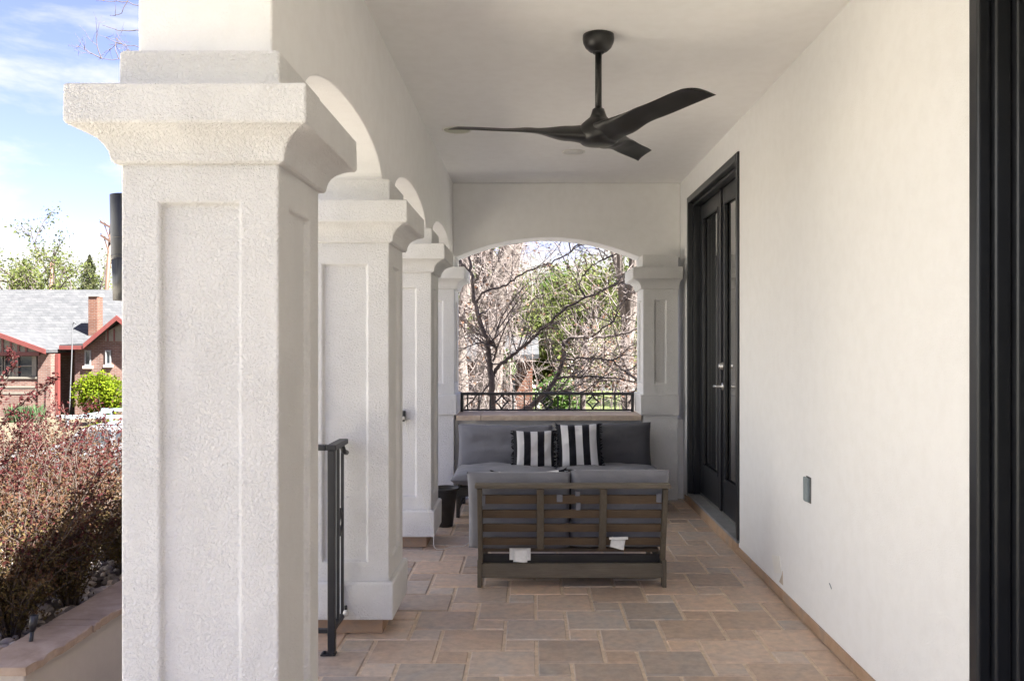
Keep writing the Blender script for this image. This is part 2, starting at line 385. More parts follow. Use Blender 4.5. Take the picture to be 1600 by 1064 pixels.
g = MB(); g.box(-200, 200, 11.6, 12.9, -2.0, -1.85); struct(g.build('pavement', M['pavement']))
g = MB(); g.box(-200, 200, 13.1, 13.4, -2.0, -1.78); g.box(-200, 200, 22.8, 23.1, -2.0, -1.78); struct(g.build('kerb', M['pavement']))
g = MB(); g.box(-.4, 45, 18, 41.5, -2.2, -1.02); struct(g.build('lawn', M['grass_green']))
# ------------------------------------------------------------------ porch floor (Pythagorean two-size tiling)
fl = MB(); A_, D_ = .292, .273; ga = .0072; ox, oy = -.1195, 3.792
FX0, FX1, FY0, FY1 = -1.30, XS, -1.2, 7.60
fl.box(FX0, FX1+.02, FY0, FY1, -.95, -.006)
po = fl.build('porch_floor', M['grout']); struct(po)
tl = MB()
def tilequad(x0, x1, y0, y1):
    x0 = max(x0, FX0); x1 = min(x1, FX1); y0 = max(y0, FY0); y1 = min(y1, FY1)
    if x1-x0 < .02 or y1-y0 < .02: return
    t = (random.random(), random.random(), random.random()); e = .004
    x0 += ga; x1 -= ga; y0 += ga; y1 -= ga; dz = random.uniform(-.0006, .0006)
    vs = [(x0,y0,-.006),(x1,y0,-.006),(x1,y1,-.006),(x0,y1,-.006)]
    j = lambda: random.uniform(-.0012, .0012)
    vs += [(x0+e+j(),y0+e+j(),dz),(x1-e+j(),y0+e+j(),dz),(x1-e+j(),y1-e+j(),dz),(x0+e+j(),y1-e+j(),dz)]
    tl.add(vs, [(4,5,6,7),(0,1,5,4),(1,2,6,5),(2,3,7,6),(3,0,4,7)], t)
for i in range(-40, 41):
    for j in range(-40, 41):
        bx = i*1.0+j*.5; by = i*.5-j*1.0
        X = ox+bx*A_; Y = oy+by*D_
        if X < FX0-1 or X > FX1+1 or Y < FY0-1 or Y > FY1+1: continue
        tilequad(X, X+A_, Y, Y+D_); tilequad(X+A_, X+1.5*A_, Y, Y+.5*D_)
to = tl.build('floor_tile', M['tile']); struct(to)
g = MB(); g.box(-60, 60, -80, FY0-.004, -2.2, -.03); struct(g.build('unseen_dark_ground', plain('bounce_cutting_ground', (.075, .07, .045), .95, 0, .3, 2, .4, 60, .01)))  # added unseen behind the camera, dark to cut light bounced onto column fronts
# ------------------------------------------------------------------ ceiling
g = MB(); g.box(XB0-.03, XW+.1, -1.0, 7.72, ZC, ZC+.35); struct(g.build('ceiling', M['stucco_ceil']))  # unseen stretch over the camera added to block sky from the column fronts
# ------------------------------------------------------------------ house on the right
house = thing('house', 'white stucco house wall on the right of the porch, with a tile skirting', 'house', (XW, 3.0, 0))
def holewall(mb, us, vs, holes, t, f):
    """grid wall: f(u,v,w) -> point, w=0 front, w=t back"""
    cell = {}
    for i in range(len(us)-1):
        for j in range(len(vs)-1):
            cu = (us[i]+us[i+1])/2; cv = (vs[j]+vs[j+1])/2
            cell[i, j] = not any(h[0] < cu < h[1] and h[2] < cv < h[3] for h in holes)
    for (i, j), ok in cell.items():
        if not ok: continue
        u0, u1, v0, v1 = us[i], us[i+1], vs[j], vs[j+1]
        mb.add([f(u0,v0,0), f(u1,v0,0), f(u1,v1,0), f(u0,v1,0)], [(0,1,2,3)])
        mb.add([f(u0,v0,t), f(u1,v0,t), f(u1,v1,t), f(u0,v1,t)], [(3,2,1,0)])
        for di, dj, a, b in ((-1,0,(u0,v0),(u0,v1)), (1,0,(u1,v0),(u1,v1)), (0,-1,(u0,v0),(u1,v0)), (0,1,(u0,v1),(u1,v1))):
            if not cell.get((i+di, j+dj), False):
                mb.add([f(*a,0), f(*b,0), f(*b,t), f(*a,t)], [(0,1,2,3)])
D0, D1, DZ0, DZ1 = 5.31, 7.03, .082, 2.575      # french door opening
E0, E1, EZ1 = 1.25, 2.52, 2.575                 # entry opening
g = MB(); holewall(g, [-1.5, E0, E1, D0, D1, 7.9], [-.95, .0, DZ0, DZ1, 6.4], [(D0, D1, DZ0, DZ1), (E0, E1, .0, EZ1)], .16, lambda u, v, ww: (XW+ww, u, v))
g.build('wall', M['stucco_wall'], house, .012, 3, True)
g = MB()
for y0, y1 in ((-1.2, E0), (E1, D0-.002), (D1+.002, 7.16)):
    k_ = max(1, round((y1-y0)/.3)); g = MB()
    for q in range(k_): g.box(XS, XW+.004, y0+(y1-y0)*q/k_, y0+(y1-y0)*(q+1)/k_-.003, -.002, .05, random.random())
    g.build('skirting', M['tile_edge'], house, .002)
g = MB()
for k in range(6):
    y0 = D0+.004+k*(D1-D0)/6
    g.box(XS, XW+.006, y0, y0+(D1-D0)/6-.006, -.002, DZ0-.012)
g.build('door_step', M['tile_edge'], house, .003)
g = MB(); g.box(XS-.006, XW+.12, D0+.003, D1-.003, DZ0-.011, DZ0+.006); g.build('door_sill', M['concrete'], house, .003)
g = MB()
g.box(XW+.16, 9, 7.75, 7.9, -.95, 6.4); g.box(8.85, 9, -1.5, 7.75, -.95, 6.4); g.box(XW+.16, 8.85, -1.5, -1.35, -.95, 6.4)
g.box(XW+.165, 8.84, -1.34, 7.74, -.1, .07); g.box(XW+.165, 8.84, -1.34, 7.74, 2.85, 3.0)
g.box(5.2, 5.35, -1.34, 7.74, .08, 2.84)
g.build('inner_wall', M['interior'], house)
g = MB(); g.box(XW-.02, 9.4, -1.7, 8.2, 6.41, 6.75); g.build('roof', M['pale_siding'], house)
g = MB(); c = P(1212, 887, 4.50); X0 = XW-.004
g.prism([(X0, 4.58, .185), (X0, 4.44, .215), (X0, 4.40, .135), (X0, 4.53, .10)], (.006, 0, 0)); po_ = g.build('blank_plate', M['white_plastic'], house)
g = MB(); g.prism([(XW-.0015, 4.402, .128), (XW-.0015, 4.39, .15), (XW-.0015, 4.385, .075), (XW-.0015, 4.45, .075)], (.003, 0, 0)); g.build('paint_chip', plain('bare_plaster', (.52, .44, .36), .9), house)
g = MB(); g.prism([(XW-.001, 3.70, .285), (XW-.001, 3.675, .268), (XW-.001, 3.68, .262), (XW-.001, 3.71, .28)], (.002, 0, 0)); g.build('paint_nick', M['grey_plastic'], house)
# wall outlet box
t = thing('outlet_box', 'small weathered grey plastic outlet box on the white house wall', 'outlet', (XW, 3.98, .65))
g = MB(); g.prism([(XW-.002, 3.952, .592), (XW-.018, 3.955, .594), (XW-.024, 3.965, .598), (XW-.024, 3.99, .598), (XW-.018, 4.0, .594), (XW-.002, 4.003, .592)], (0, 0, .115)); g.build('box_cover', M['grey_plastic'], t, .005)
g = MB(); g.box(XW-.004, XW+.001, 3.945, 4.01, .588, .712); g.build('back_plate', plain('dark_gasket', (.10, .10, .10), .7), t, .003)
# ------------------------------------------------------------------ french doors
fd = thing('french_door', 'black double glass french door with brushed nickel lever handle', 'door', (XW+.06, (D0+D1)/2, DZ0))
g = MB(); XI = XW+.004
g.box(XW-.012, XW+.10, D0+.001, D0+.05, DZ0+.007, DZ1-.001); g.box(XW-.012, XW+.10, D1-.055, D1-.001, DZ0+.007, DZ1-.001)
g.box(XW-.012, XW+.10, D0+.05, D1-.055, DZ1-.055, DZ1-.001)
g.build('door_frame', M['black_paint'], fd, .006)
g = MB(); g.box(XW+.03, XW+.14, D0+.052, D0+.075, DZ0+.007, DZ1-.056); g.box(XW+.03, XW+.14, D1-.08, D1-.057, DZ0+.007, DZ1-.056); g.box(XW+.03, XW+.14, D0+.075, D1-.08, DZ1-.08, DZ1-.056); g.build('door_stop', M['black_paint'], fd, .004)
xd = XW+.088
ym = 6.185
def leaf_(y0, y1, handle_y, has):
    z0, z1 = DZ0+.022, DZ1-.083; st = .105; tr = .11; br = .235
    m = MB(); m.box(xd, xd+.042, y0, y0+st, z0, z1); m.box(xd, xd+.042, y1-st, y1, z0, z1)
    m.box(xd+.0005, xd+.0415, y0+st, y1-st, z0, z0+br); m.box(xd+.0005, xd+.0415, y0+st, y1-st, z1-tr, z1)
    lf = m.build('door_leaf', M['black_paint'], fd, .004)
    m = MB(); a, b, c_, d_ = y0+st, y1-st, z0+br, z1-tr; q = .018
    m.box(xd-.006, xd+.012, a, b, c_, c_+q); m.box(xd-.006, xd+.012, a, b, d_-q, d_); m.box(xd-.006, xd+.012, a, a+q, c_+q, d_-q); m.box(xd-.006, xd+.012, b-q, b, c_+q, d_-q)
    m.build('glazing_bead', M['black_paint'], lf, .004)
    m = MB(); m.box(xd+.018, xd+.023, a-.01, b+.01, c_-.01, d_+.01); m.build('glass', M['glass'], lf)
    m = MB(); m.box(xd-.002, xd+.006, y0+.01, y1-.01, z0-.012, z0+.004); m.build('sweep', M['steel'], lf)
    if has:
        m = MB(); m.lathe([(.031, 0), (.031, -.007), (.024, -.012), (.02, -.03), (.012, -.034)], (xd, handle_y, 1.18), 20, axis='x'); m.build('deadbolt', M['steel'], lf)
        m = MB(); m.lathe([(.03, 0), (.03, -.006), (.022, -.01), (.011, -.013), (.011, -.05), (.008, -.054)], (xd, handle_y, 1.03), 20, axis='x')
        m.tube([(xd-.047, handle_y, 1.03), (xd-.05, handle_y+.03, 1.032), (xd-.05, handle_y+.075, 1.03), (xd-.046, handle_y+.11, 1.026)], [.009, .0095, .009, .007], 10)
        m.build('lever_handle', M['steel'], lf)
leaf_(D0+.077, ym-.002, ym-.055, True); leaf_(ym+.002, D1-.082, ym+.055, False)
g = MB(); g.box(xd-.012, xd-.0005, ym-.026, ym+.026, DZ0+.022, DZ1-.084); g.build('astragal', M['black_paint'], fd, .005)
# entry door in the near opening
ed = thing('entry_door', 'black entry door frame at the right edge of the porch', 'door', (XW+.1, (E0+E1)/2, 0))
g = MB()
g.box(XW-.006, XW+.035, E1-.055, E1-.001, .001, EZ1-.001); g.box(XW-.006, XW+.035, E0+.001, E0+.055, .001, EZ1-.001); g.box(XW-.006, XW+.035, E0+.055, E1-.055, EZ1-.055, EZ1-.001)
g.box(XW+.036, XW+.085, E1-.075, E1-.001, .001, EZ1-.001); g.box(XW+.036, XW+.085, E0+.001, E0+.075, .001, EZ1-.001); g.box(XW+.036, XW+.085, E0+.075, E1-.075, EZ1-.075, EZ1-.001)
g.box(XW+.086, XW+.155, E1-.10, E1-.001, .001, EZ1-.001); g.box(XW+.086, XW+.155, E0+.001, E0+.10, .001, EZ1-.001)
g.build('door_frame', M['black_paint'], ed, .008, 3)
g = MB(); g.box(XW+.115, XW+.16, E0+.101, E1-.101, .03, EZ1-.08); g.build('door_leaf', M['black_paint'], ed, .004)
g = MB(); g.box(XW+.11, XW+.114, E1-.113, E1-.103, .03, EZ1-.1); g.build('weather_strip', M['grey_plastic'], ed)
# ------------------------------------------------------------------ columns
def shaft(mb, x0, x1, y0, y1, z0, z1, pz0, pz1, pm=None, rec=.018, sides='nsew'):
    def face(f, a0, a1, panel):
        if not panel:
            mb.add([f(a0,z0,0), f(a1,z0,0), f(a1,z1,0), f(a0,z1,0)], [(0,1,2,3)]); return
        wd = a1-a0; m_ = wd*.245 if pm is None else pm
        p0, p1 = a0+m_, a1-m_; s_ = .006
        o = [f(a0,z0,0), f(a1,z0,0), f(a1,z1,0), f(a0,z1,0), f(p0,pz0,0), f(p1,pz0,0), f(p1,pz1,0), f(p0,pz1,0),
             f(p0+s_,pz0+s_,rec), f(p1-s_,pz0+s_,rec), f(p1-s_,pz1-s_,rec), f(p0+s_,pz1-s_,rec)]
        mb.add(o, [(0,1,5,4),(1,2,6,5),(2,3,7,6),(3,0,4,7),(4,5,9,8),(5,6,10,9),(6,7,11,10),(7,4,8,11),(8,9,10,11)])
    face(lambda a, z, r: (a, y0+r, z), x0, x1, 's' in sides); face(lambda a, z, r: (a, y1-r, z), x0, x1, 'n' in sides)
    face(lambda a, z, r: (x0+r, a, z), y0, y1, 'w' in sides); face(lambda a, z, r: (x1-r, a, z), y0, y1, 'e' in sides)
    mb.add([(x0,y0,z0),(x1,y0,z0),(x1,y1,z0),(x0,y1,z0)], [(0,3,2,1)]); mb.add([(x0,y0,z1),(x1,y0,z1),(x1,y1,z1),(x0,y1,z1)], [(0,1,2,3)])
def rough(o, amp=.0022, lvl=3):
    pass
def column(cx, cy, hx, hy, zb, label, cat='column', er=1.0, low=True, name='porch_column', pz=(.34, 1.714), pm=None):
    t = thing(name, label, cat, (cx, cy, 0), 'white stucco porch columns')
    def rr(e, z): return (hx+e, hx+e*er, hy+e, hy+e, z)
    if low:
        g = MB(); g.rloft((cx, cy), [rr(-.035, .0005), rr(-.035, zb+.001)]); g.build('plinth', M['tile_edge'], t, .004)
    else:
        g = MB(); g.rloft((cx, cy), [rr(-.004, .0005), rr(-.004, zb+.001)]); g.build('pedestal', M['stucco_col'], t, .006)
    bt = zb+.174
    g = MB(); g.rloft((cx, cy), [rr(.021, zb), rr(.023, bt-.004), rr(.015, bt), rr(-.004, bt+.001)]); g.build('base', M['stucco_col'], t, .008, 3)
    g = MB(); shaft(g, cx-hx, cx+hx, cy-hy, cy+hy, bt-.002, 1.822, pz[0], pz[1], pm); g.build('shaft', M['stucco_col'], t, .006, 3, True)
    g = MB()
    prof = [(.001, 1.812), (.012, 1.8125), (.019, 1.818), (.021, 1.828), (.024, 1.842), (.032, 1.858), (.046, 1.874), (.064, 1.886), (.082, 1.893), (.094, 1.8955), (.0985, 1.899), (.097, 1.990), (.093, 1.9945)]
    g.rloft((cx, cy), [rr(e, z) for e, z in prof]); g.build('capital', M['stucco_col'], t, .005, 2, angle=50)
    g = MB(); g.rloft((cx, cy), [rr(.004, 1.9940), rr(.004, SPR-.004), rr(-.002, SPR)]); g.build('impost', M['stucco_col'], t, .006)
    return t
labels = ['largest white stucco column standing nearest, with the sunlit planter seen past its outer side',
          'second white stucco column, behind the stair handrail',
          'third white stucco column, standing in front of the black pot',
          'corner white stucco column at the left end of the sandstone ledge']
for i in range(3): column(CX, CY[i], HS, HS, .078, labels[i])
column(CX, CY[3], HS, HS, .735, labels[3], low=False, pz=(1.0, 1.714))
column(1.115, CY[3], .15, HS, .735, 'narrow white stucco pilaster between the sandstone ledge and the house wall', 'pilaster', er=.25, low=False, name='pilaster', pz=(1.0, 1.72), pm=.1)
# ------------------------------------------------------------------ arcade wall with arches
def archwall(mb, ss, zl, ztop, t, f):
    n = len(ss); vs = []
    for s_, z in zip(ss, zl): vs += [f(s_, z, 0), f(s_, ztop, 0), f(s_, z, t), f(s_, ztop, t)]
    fs = []
    for i in range(n-1):
        a, b = i*4, (i+1)*4
        fs += [(a, b, b+1, a+1), (a+2, a+3, b+3, b+2), (a, a+2, b+2, b), (a+1, b+1, b+3, a+3)]
    fs += [(0, 1, 3, 2), ((n-1)*4, (n-1)*4+2, (n-1)*4+3, (n-1)*4+1)]
    mb.add(vs, fs)
nh = .178
def arch_samples(c0, c1, rise, spring, ell, n=36):
    a, b = c0, c1; m = (a+b)/2; h = (b-a)/2; o = []
    for k in range(n+1):
        th = math.pi*k/n; u = -math.cos(th); s_ = m+h*u
        z = spring+rise*((max(0, 1-abs(u)**2.0))**ell); o.append((s_, z))
    return o
ss = [(2.225, SPR)]
for i in range(3): ss += arch_samples(CY[i]+nh, CY[i+1]-nh, APX-SPR, SPR, .5)
ss += [(7.72, SPR)]
ar = thing('arcade_wall', 'white stucco wall of round arches carried by the porch columns', 'arched wall', (CX, 5, SPR))
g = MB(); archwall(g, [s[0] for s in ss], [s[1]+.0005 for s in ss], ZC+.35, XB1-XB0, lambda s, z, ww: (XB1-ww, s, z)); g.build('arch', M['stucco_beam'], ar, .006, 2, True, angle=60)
ab = thing('back_arch_wall', 'white stucco wall with one wide shallow arch above the sandstone ledge', 'arched wall', (.15, YB, SPR))
sb = [(XB1+.001, SPR)]+arch_samples(-.665, .967, .178, SPR+.004, 1.0)+[(XW-.001, SPR)]
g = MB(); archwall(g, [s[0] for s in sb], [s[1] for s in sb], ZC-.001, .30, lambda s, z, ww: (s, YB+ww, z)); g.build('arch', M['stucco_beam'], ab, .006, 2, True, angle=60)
# ------------------------------------------------------------------ parapet, ledge and its railing
pp = thing('parapet_wall', 'low white stucco parapet topped with a sandstone ledge behind the sofa', 'parapet', (.15, 7.3, 0))
g = MB(); g.box(-.66, XW-.001, 7.24, 7.55, -.9, .683); g.build('wall', M['stucco_wall'], pp)
def coping(mb, xs_, y0, y1, z0, z1, seed=1):
    random.seed(seed)
    for a, b in zip(xs_[:-1], xs_[1:]):
        n = max(2, int((b-a)/.05)); vs = []
        for k in range(n+1):
            x = a+.002+(b-a-.004)*k/n; j = random.uniform(-.003, .003); j2 = random.uniform(-.003, .003)
            vs += [(x, y0+j, z0+.002+j2*.5), (x, y0+j+j2-.002, z1-.004), (x, y0+.006, z1), (x, y1, z1), (x, y1, z0)]
        fs = [(k*5+m, (k+1)*5+m, (k+1)*5+(m+1) % 5, k*5+(m+1) % 5) for k in range(n) for m in range(5)]
        fs += [(4,3,2,1,0), tuple(n*5+m for m in range(5))]; mb.add(vs, fs)
g = MB(); coping(g, [-.642, -.43, .52, .953], 7.145, 7.6, .684, .730); g.build('coping', M['sandstone'], pp, 0, weld=False)
rl = thing('ledge_railing', 'low black metal railing with star ornaments standing on the sandstone ledge', 'railing', (.15, 7.5, .731))
yr = 7.50; zr0, zr1 = .740, .905; xr0, xr1 = (719.5-VX)*yr/F, (990.5-VX)*yr/F
g = MB(); g.box(xr0, xr1, yr-.016, yr+.016, zr1-.024, zr1); g.build('top_rail', M['black_metal'], rl, .003)
g = MB(); g.box(xr0, xr1, yr-.012, yr+.012, zr0, zr0+.016); g.build('bottom_rail', M['black_metal'], rl, .003)
for x in (xr0, xr1-.026):
    g = MB(); g.box(x, x+.026, yr-.015, yr+.015, .731, zr1-.001); g.build('end_post', M['black_metal'], rl, .003)
z0, z1 = zr0+.016, zr1-.022; zm = (z0+z1)/2
def pxr(p): return (700+p/5.16-VX)*yr/F
for p in (157, 250, 343, 524, 615, 706, 887, 980, 1071, 1254, 1346, 1437):
    g = MB(); x = pxr(p); g.box(x-.0065, x+.0065, yr-.0065, yr+.0065, z0-.001, z1+.001); g.build('baluster', M['black_metal'], rl)
for p in (433, 798, 1166):
    x = pxr(p); g = MB(); hw, hh = .059, (z1-z0)/2
    tips = [(x, z1), (x+hw, zm), (x, z0), (x-hw, zm)]
    for k in range(4):
        (ax, az), (bx, bz) = tips[k], tips[(k+1) % 4]; pts = []
        for q in range(9):
            u = q/8; k1 = (1-u)**2; k2 = 2*u*(1-u)*.8; k3 = u*u; s_ = k1+k2+k3
            pts.append(((k1*ax+k2*(x+(ax+bx-2*x)*.32)+k3*bx)/s_, yr, (k1*az+k2*(zm+(az+bz-2*zm)*.32)+k3*bz)/s_))
        g.tube(pts, .0075, 6)
    g.build('star_ornament', M['black_metal'], rl)
# ------------------------------------------------------------------ stair handrail by the second column
hr = thing('stair_handrail', 'black metal stair handrail bolted to the tiles before the second column', 'handrail', (-.864, 3.61, 0))
px_, py_ = -.862, 3.61
g = MB(); g.box(px_-.016, px_+.016, py_-.016, py_+.016, .004, .885); g.build('post', M['black_metal'], hr, .003)
g = MB(); g.box(px_-.045, px_+.018, py_-.022, py_+.022, .0008, .007); g.lathe([(.008, .007), (.008, .013), (.004, .016)], (px_-.033, py_, 0), 8); g.build('foot_plate', M['black_metal'], hr)
g = MB(); g.box(px_-.022, px_+.022, py_-.02, CY[1]-HS-.004, .886, .910); g.box(px_-.26, px_-.0225, py_-.02, py_+.02, .8855, .9095); g.build('top_rail', M['black_metal'], hr, .004)
g = MB(); g.box(px_-.011, px_+.011, py_+.0165, CY[1]-HS-.03, .095, .113); g.box(px_-.25, px_-.0165, py_-.011, py_+.011, .095, .113); g.build('bottom_rail', M['black_metal'], hr, .002)
for yb in (3.727, 3.812): g = MB(); g.box(px_-.006, px_+.006, yb-.006, yb+.006, .112, .887); g.build('baluster', M['black_metal'], hr)
for k in range(2): g = MB(); xb = px_-.11*(k+1); g.box(xb-.007, xb+.007, py_-.007, py_+.007, .112, .887); g.build('baluster', M['black_metal'], hr)
g = MB()
for sgn in (-1, 1):
    g.tube([(px_, 3.77, .60), (px_, 3.77+sgn*.022, .57), (px_, 3.77+sgn*.034, .54), (px_, 3.77+sgn*.022, .51), (px_, 3.77, .48)], .0065, 6)
g.build('ornament', M['black_metal'], hr)
g = MB(); g.tube([(px_+.004, CY[1]-HS-.06, .886), (px_+.01, CY[1]-HS-.045, .855), (px_+.012, CY[1]-HS+.0005, .845)], .012, 8); g.build('wall_bracket', M['black_metal'], hr)
# ------------------------------------------------------------------ ceiling fan
FXc, FYc = (935-VX)*3.85/F, 3.85
fan = thing('ceiling_fan', 'black three blade ceiling fan hanging on a rod from the porch ceiling', 'ceiling fan', (FXc, FYc, ZC))
g = MB(); g.lathe([(.072, ZC-.0005), (.073, ZC-.018), (.070, ZC-.036), (.060, ZC-.056), (.044, ZC-.071), (.030, ZC-.076)], (FXc, FYc, 0), 40); g.build('canopy', M['fan_black'], fan)
g = MB(); g.lathe([(.024, ZC-.084), (.028, ZC-.080), (.028, ZC-.075)], (FXc, FYc, 0), 24); g.lathe([(.0155, 2.41), (.0155, ZC-.078)], (FXc, FYc, 0), 20); g.build('downrod', M['fan_black'], fan)
g = MB(); g.lathe([(.0001, 2.262), (.045, 2.2635), (.075, 2.269), (.092, 2.283), (.10, 2.305), (.094, 2.335), (.08, 2.358), (.06, 2.376), (.040, 2.392), (.033, 2.41), (.027, 2.43), (.0165, 2.437)], (FXc, FYc, 0), 40); g.build('hub', M['fan_black'], fan)
def blade(th):
    rd = Vector((math.cos(th), math.sin(th), 0)); tn = Vector((math.sin(th), -math.cos(th), 0)); up = Vector((0,0,1))
    m = MB(); nr, nc = 40, 12; vs = []
    def lerp(tab, x):
        for (a, b), (c_, d_) in zip(tab[:-1], tab[1:]):
            if x <= c_: u = (x-a)/(c_-a); u = u*u*(3-2*u); return b+(d_-b)*u
        return tab[-1][1]
    for i in range(nr+1):
        r = .03+(.655-.03)*i/nr
        ch = lerp([(.03, .16), (.15, .142), (.30, .118), (.55, .114), (.66, .110)], r)
        pitch = lerp([(.03, 18), (.15, 17), (.35, 16), (.65, 15)], r)
        th_ = lerp([(.03, .092), (.14, .070), (.30, .026), (.45, .011), (.66, .007)], r)
        zc = lerp([(.03, 2.312), (.15, 2.318), (.35, 2.334), (.66, 2.346)], r)
        sw = lerp([(.03, 0), (.2, .0), (.66, 0)], r)
        cd = tn*math.cos(R(pitch))+up*math.sin(R(pitch)); nn = up*math.cos(R(pitch))-tn*math.sin(R(pitch))
        base = Vector((FXc, FYc, 0))+rd*r+up*zc+tn*sw
        for j in range(2*nc):
            a = 2*math.pi*j/(2*nc); u = math.cos(a); v = math.sin(a)
            camber = .010*(1-u*u)*(r/.66)
            ex = max(0, (r-.25)/.40)**2; tip_ = (-.032*u-.012*u*u*u-.006*u*u)*ex
            vs.append(base+rd*tip_+cd*(u*ch/2)+nn*(v*th_/2*(1-.35*abs(u))+camber))
    k = 2*nc
    fs = [(i*k+j, i*k+(j+1) % k, (i+1)*k+(j+1) % k, (i+1)*k+j) for i in range(nr) for j in range(k)]
    fs += [tuple(reversed(range(k))), tuple(nr*k+j for j in range(k))]
    m.add(vs, fs, None, True); return m.build('blade', M['fan_black'], fan, weld=True)
for a in (-57, 63, 177): blade(R(a))
# ceiling fittings
def ceildisc(name, px, py, r, label, cat, pn, mt):
    d = (ZC-H)*F/(VY-py); x = (px-VX)*d/F
    t = thing(name, label, cat, (x, d, ZC))
    g = MB(); g.lathe([(r, ZC-.0005), (r*.99, ZC-.004), (r*.93, ZC-.007), (r*.88, ZC-.006), (r*.86, ZC-.0015)], (x, d, 0), 48); g.build('trim_ring', M['white_plastic'], t)
    g = MB(); g.lathe([(.0001, ZC-.0055), (r*.6, ZC-.0052), (r*.85, ZC-.0035), (r*.857, ZC-.001)], (x, d, 0), 48); g.build(pn, mt, t)
ceildisc('ceiling_speaker', 714, 203, .102, 'round ceiling speaker with olive grille near the arcade wall', 'speaker', 'grille', M['speaker_grille'])
ceildisc('recessed_light', 896, 237.5, .088, 'small round white unlit recessed light in the ceiling, behind the fan', 'light', 'lens', plain('frosted_lens', (.62, .61, .58), .5))
# ------------------------------------------------------------------ cushions
def cushion(name, c, U, V, w_, h_, t_, mat, label, cat='cushion', group=None, seed=0, pin=.045, fringe=False, box=.42, n=30, sag=0, uvsc=None):
    c = Vector(c); U = Vector(U).normalized(); V = Vector(V).normalized(); Nn = U.cross(V).normalized()
    m = MB(); vs = []; uv = []
    for side in (1, -1):
        for i in range(n+1):
            for j in range(n+1):
                u = -1+2*i/n; v = -1+2*j/n
                u = math.sin(u*math.pi/2)*.35+u*.65; v = math.sin(v*math.pi/2)*.35+v*.65
                e = max(0, (1-abs(u)**3.2))*max(0, (1-abs(v)**3.2))
                th = t_/2*e**box
                nz = mnoise.noise(Vector((u*2.2+seed*7.1, v*2.2, seed+side*3)))*.016+mnoise.noise(Vector((u*6+seed, v*5, seed*2+side)))*.006
                nz += .006*math.sin((u*3+v*1.3+seed)*4)*(1-min(1, e*1.6))
                p = c+U*(u*w_/2*(1-pin*(1-v*v)))+V*(v*h_/2*(1-pin*1.3*(1-u*u))-sag*(1-u*u)*(v+1)/2)+Nn*side*(th+nz*e**.5)
                vs.append(p); uv.append(((u+1)/2, (v+1)/2))
    k = (n+1)**2; fs = []
    for i in range(n):
        for j in range(n):
            a = i*(n+1)+j; fs.append((a, a+n+1, a+n+2, a+1)); fs.append((k+a, k+a+1, k+a+n+2, k+a+n+1))
    m.add(vs, fs, None, True)
    m.uv = uv
    if fringe:
        t = thing(name, label, cat, tuple(c), group); o = m.build(name.replace('throw_', '')+'_cover' if False else 'cover', mat, t)
        for sgn in (-1, 1):
            fr = MB()
            for q in range(26):
                v = -1+2*q/25; p = c+U*(sgn*w_/2*(1-pin*(1-v*v))*.995)+V*(v*h_/2*.98)
                d = U*sgn*random.uniform(.012, .026)+V*random.uniform(-.02, .02)+Nn*random.uniform(-.006, .012)
                fr.tube([p-U*sgn*.004, p+d*.6+Nn*random.uniform(-.004, .004), p+d], [.0042, .0045, .0022], 5)
            fr.build('fringe', M['fringe'], t)
        return t
    o = m.build(name, mat); 
    # put the origin at the cushion's centre
    for vv in o.data.vertices: vv.co -= c
    o.location = c; tag(o, label, cat, group); return o
# ------------------------------------------------------------------ bench with its back to the viewer
bn = thing('bench', 'weathered wooden slatted bench seen from its back, two white tags hanging on it', 'bench', (.22, 4.6, 0))
def bx(px, d): return (px-VX)*d/F
BL, BR = bx(746.5, 4.57), bx(1041, 4.57)
top = Vector((0, 4.515, .575)); bot = Vector((0, 4.625, .135)); lean = (top-bot).normalized(); bn_n = Vector((0, lean.z, -lean.y))
def onback(z): u = (z-bot.z)/(top.z-bot.z); return bot.lerp(top, u)
g = MB(); g.box(BL-.012, BR+.012, 4.488, 4.55, .565, .588); g.build('top_rail', M['wood_gh'], bn, .004)
for x in (BL+.013, BR-.013):
    g = MB(); a = onback(.145); b = onback(.566); g.bar((x, a.y, a.z), (x, b.y, b.z), .026, .05, Vector((0,1,0))); g.build('back_post', M['wood_gv'], bn, .003)
for z_0, z_1 in ((.472, .522), (.391, .437), (.3105, .356), (.2335, .2755)):
    a = onback((z_0+z_1)/2); g = MB(); g.obox((( BL+BR)/2, a.y+.014, a.z), Vector(((BR-BL)/2-.027, 0, 0)), lean*((z_1-z_0)/2), bn_n*.008); g.build('back_slat', M['wood_h'], bn, .003)
for p in (844.2, 942):
    x = bx(p, 4.56); a = onback(.215); b = onback(.563); g = MB(); g.bar((x, a.y-.004, a.z), (x, b.y-.004, b.z), .04, .018, Vector((0,1,0))); g.build('back_brace', M['wood_gv'], bn, .003)
g = MB(); g.box(BL-.002, BR+.002, 4.60, 4.622, .052, .132); g.build('stretcher', M['wood_gh'], bn, .003)
for x in (BL-.004, BR-.018):
    for y in (4.592, 5.20): g = MB(); g.box(x, x+.024, y-.001, y+.06, .0005, .152); g.build('leg', M['wood_gv'], bn, .003)
    g = MB(); g.box(x+.002, x+.022, 4.653, 5.198, .09, .15); g.build('side_rail', M['wood_gv'], bn, .003)
g = MB(); g.box(BL+.022, BR-.022, 4.655, 4.68, .116, .168); g.build('seat_rail', M['wood_dk'], bn, .003)
g = MB(); g.box(BL, BR, 5.25, 5.275, .135, .20); g.build('seat_rail', M['wood_gh'], bn, .003)
for k in range(6):
    y = 4.70+k*.092; g = MB(); g.box(BL+.022, BR-.022, y, y+.06, .172, .19); g.build('seat_slat', M['wood_h'], bn, .002)
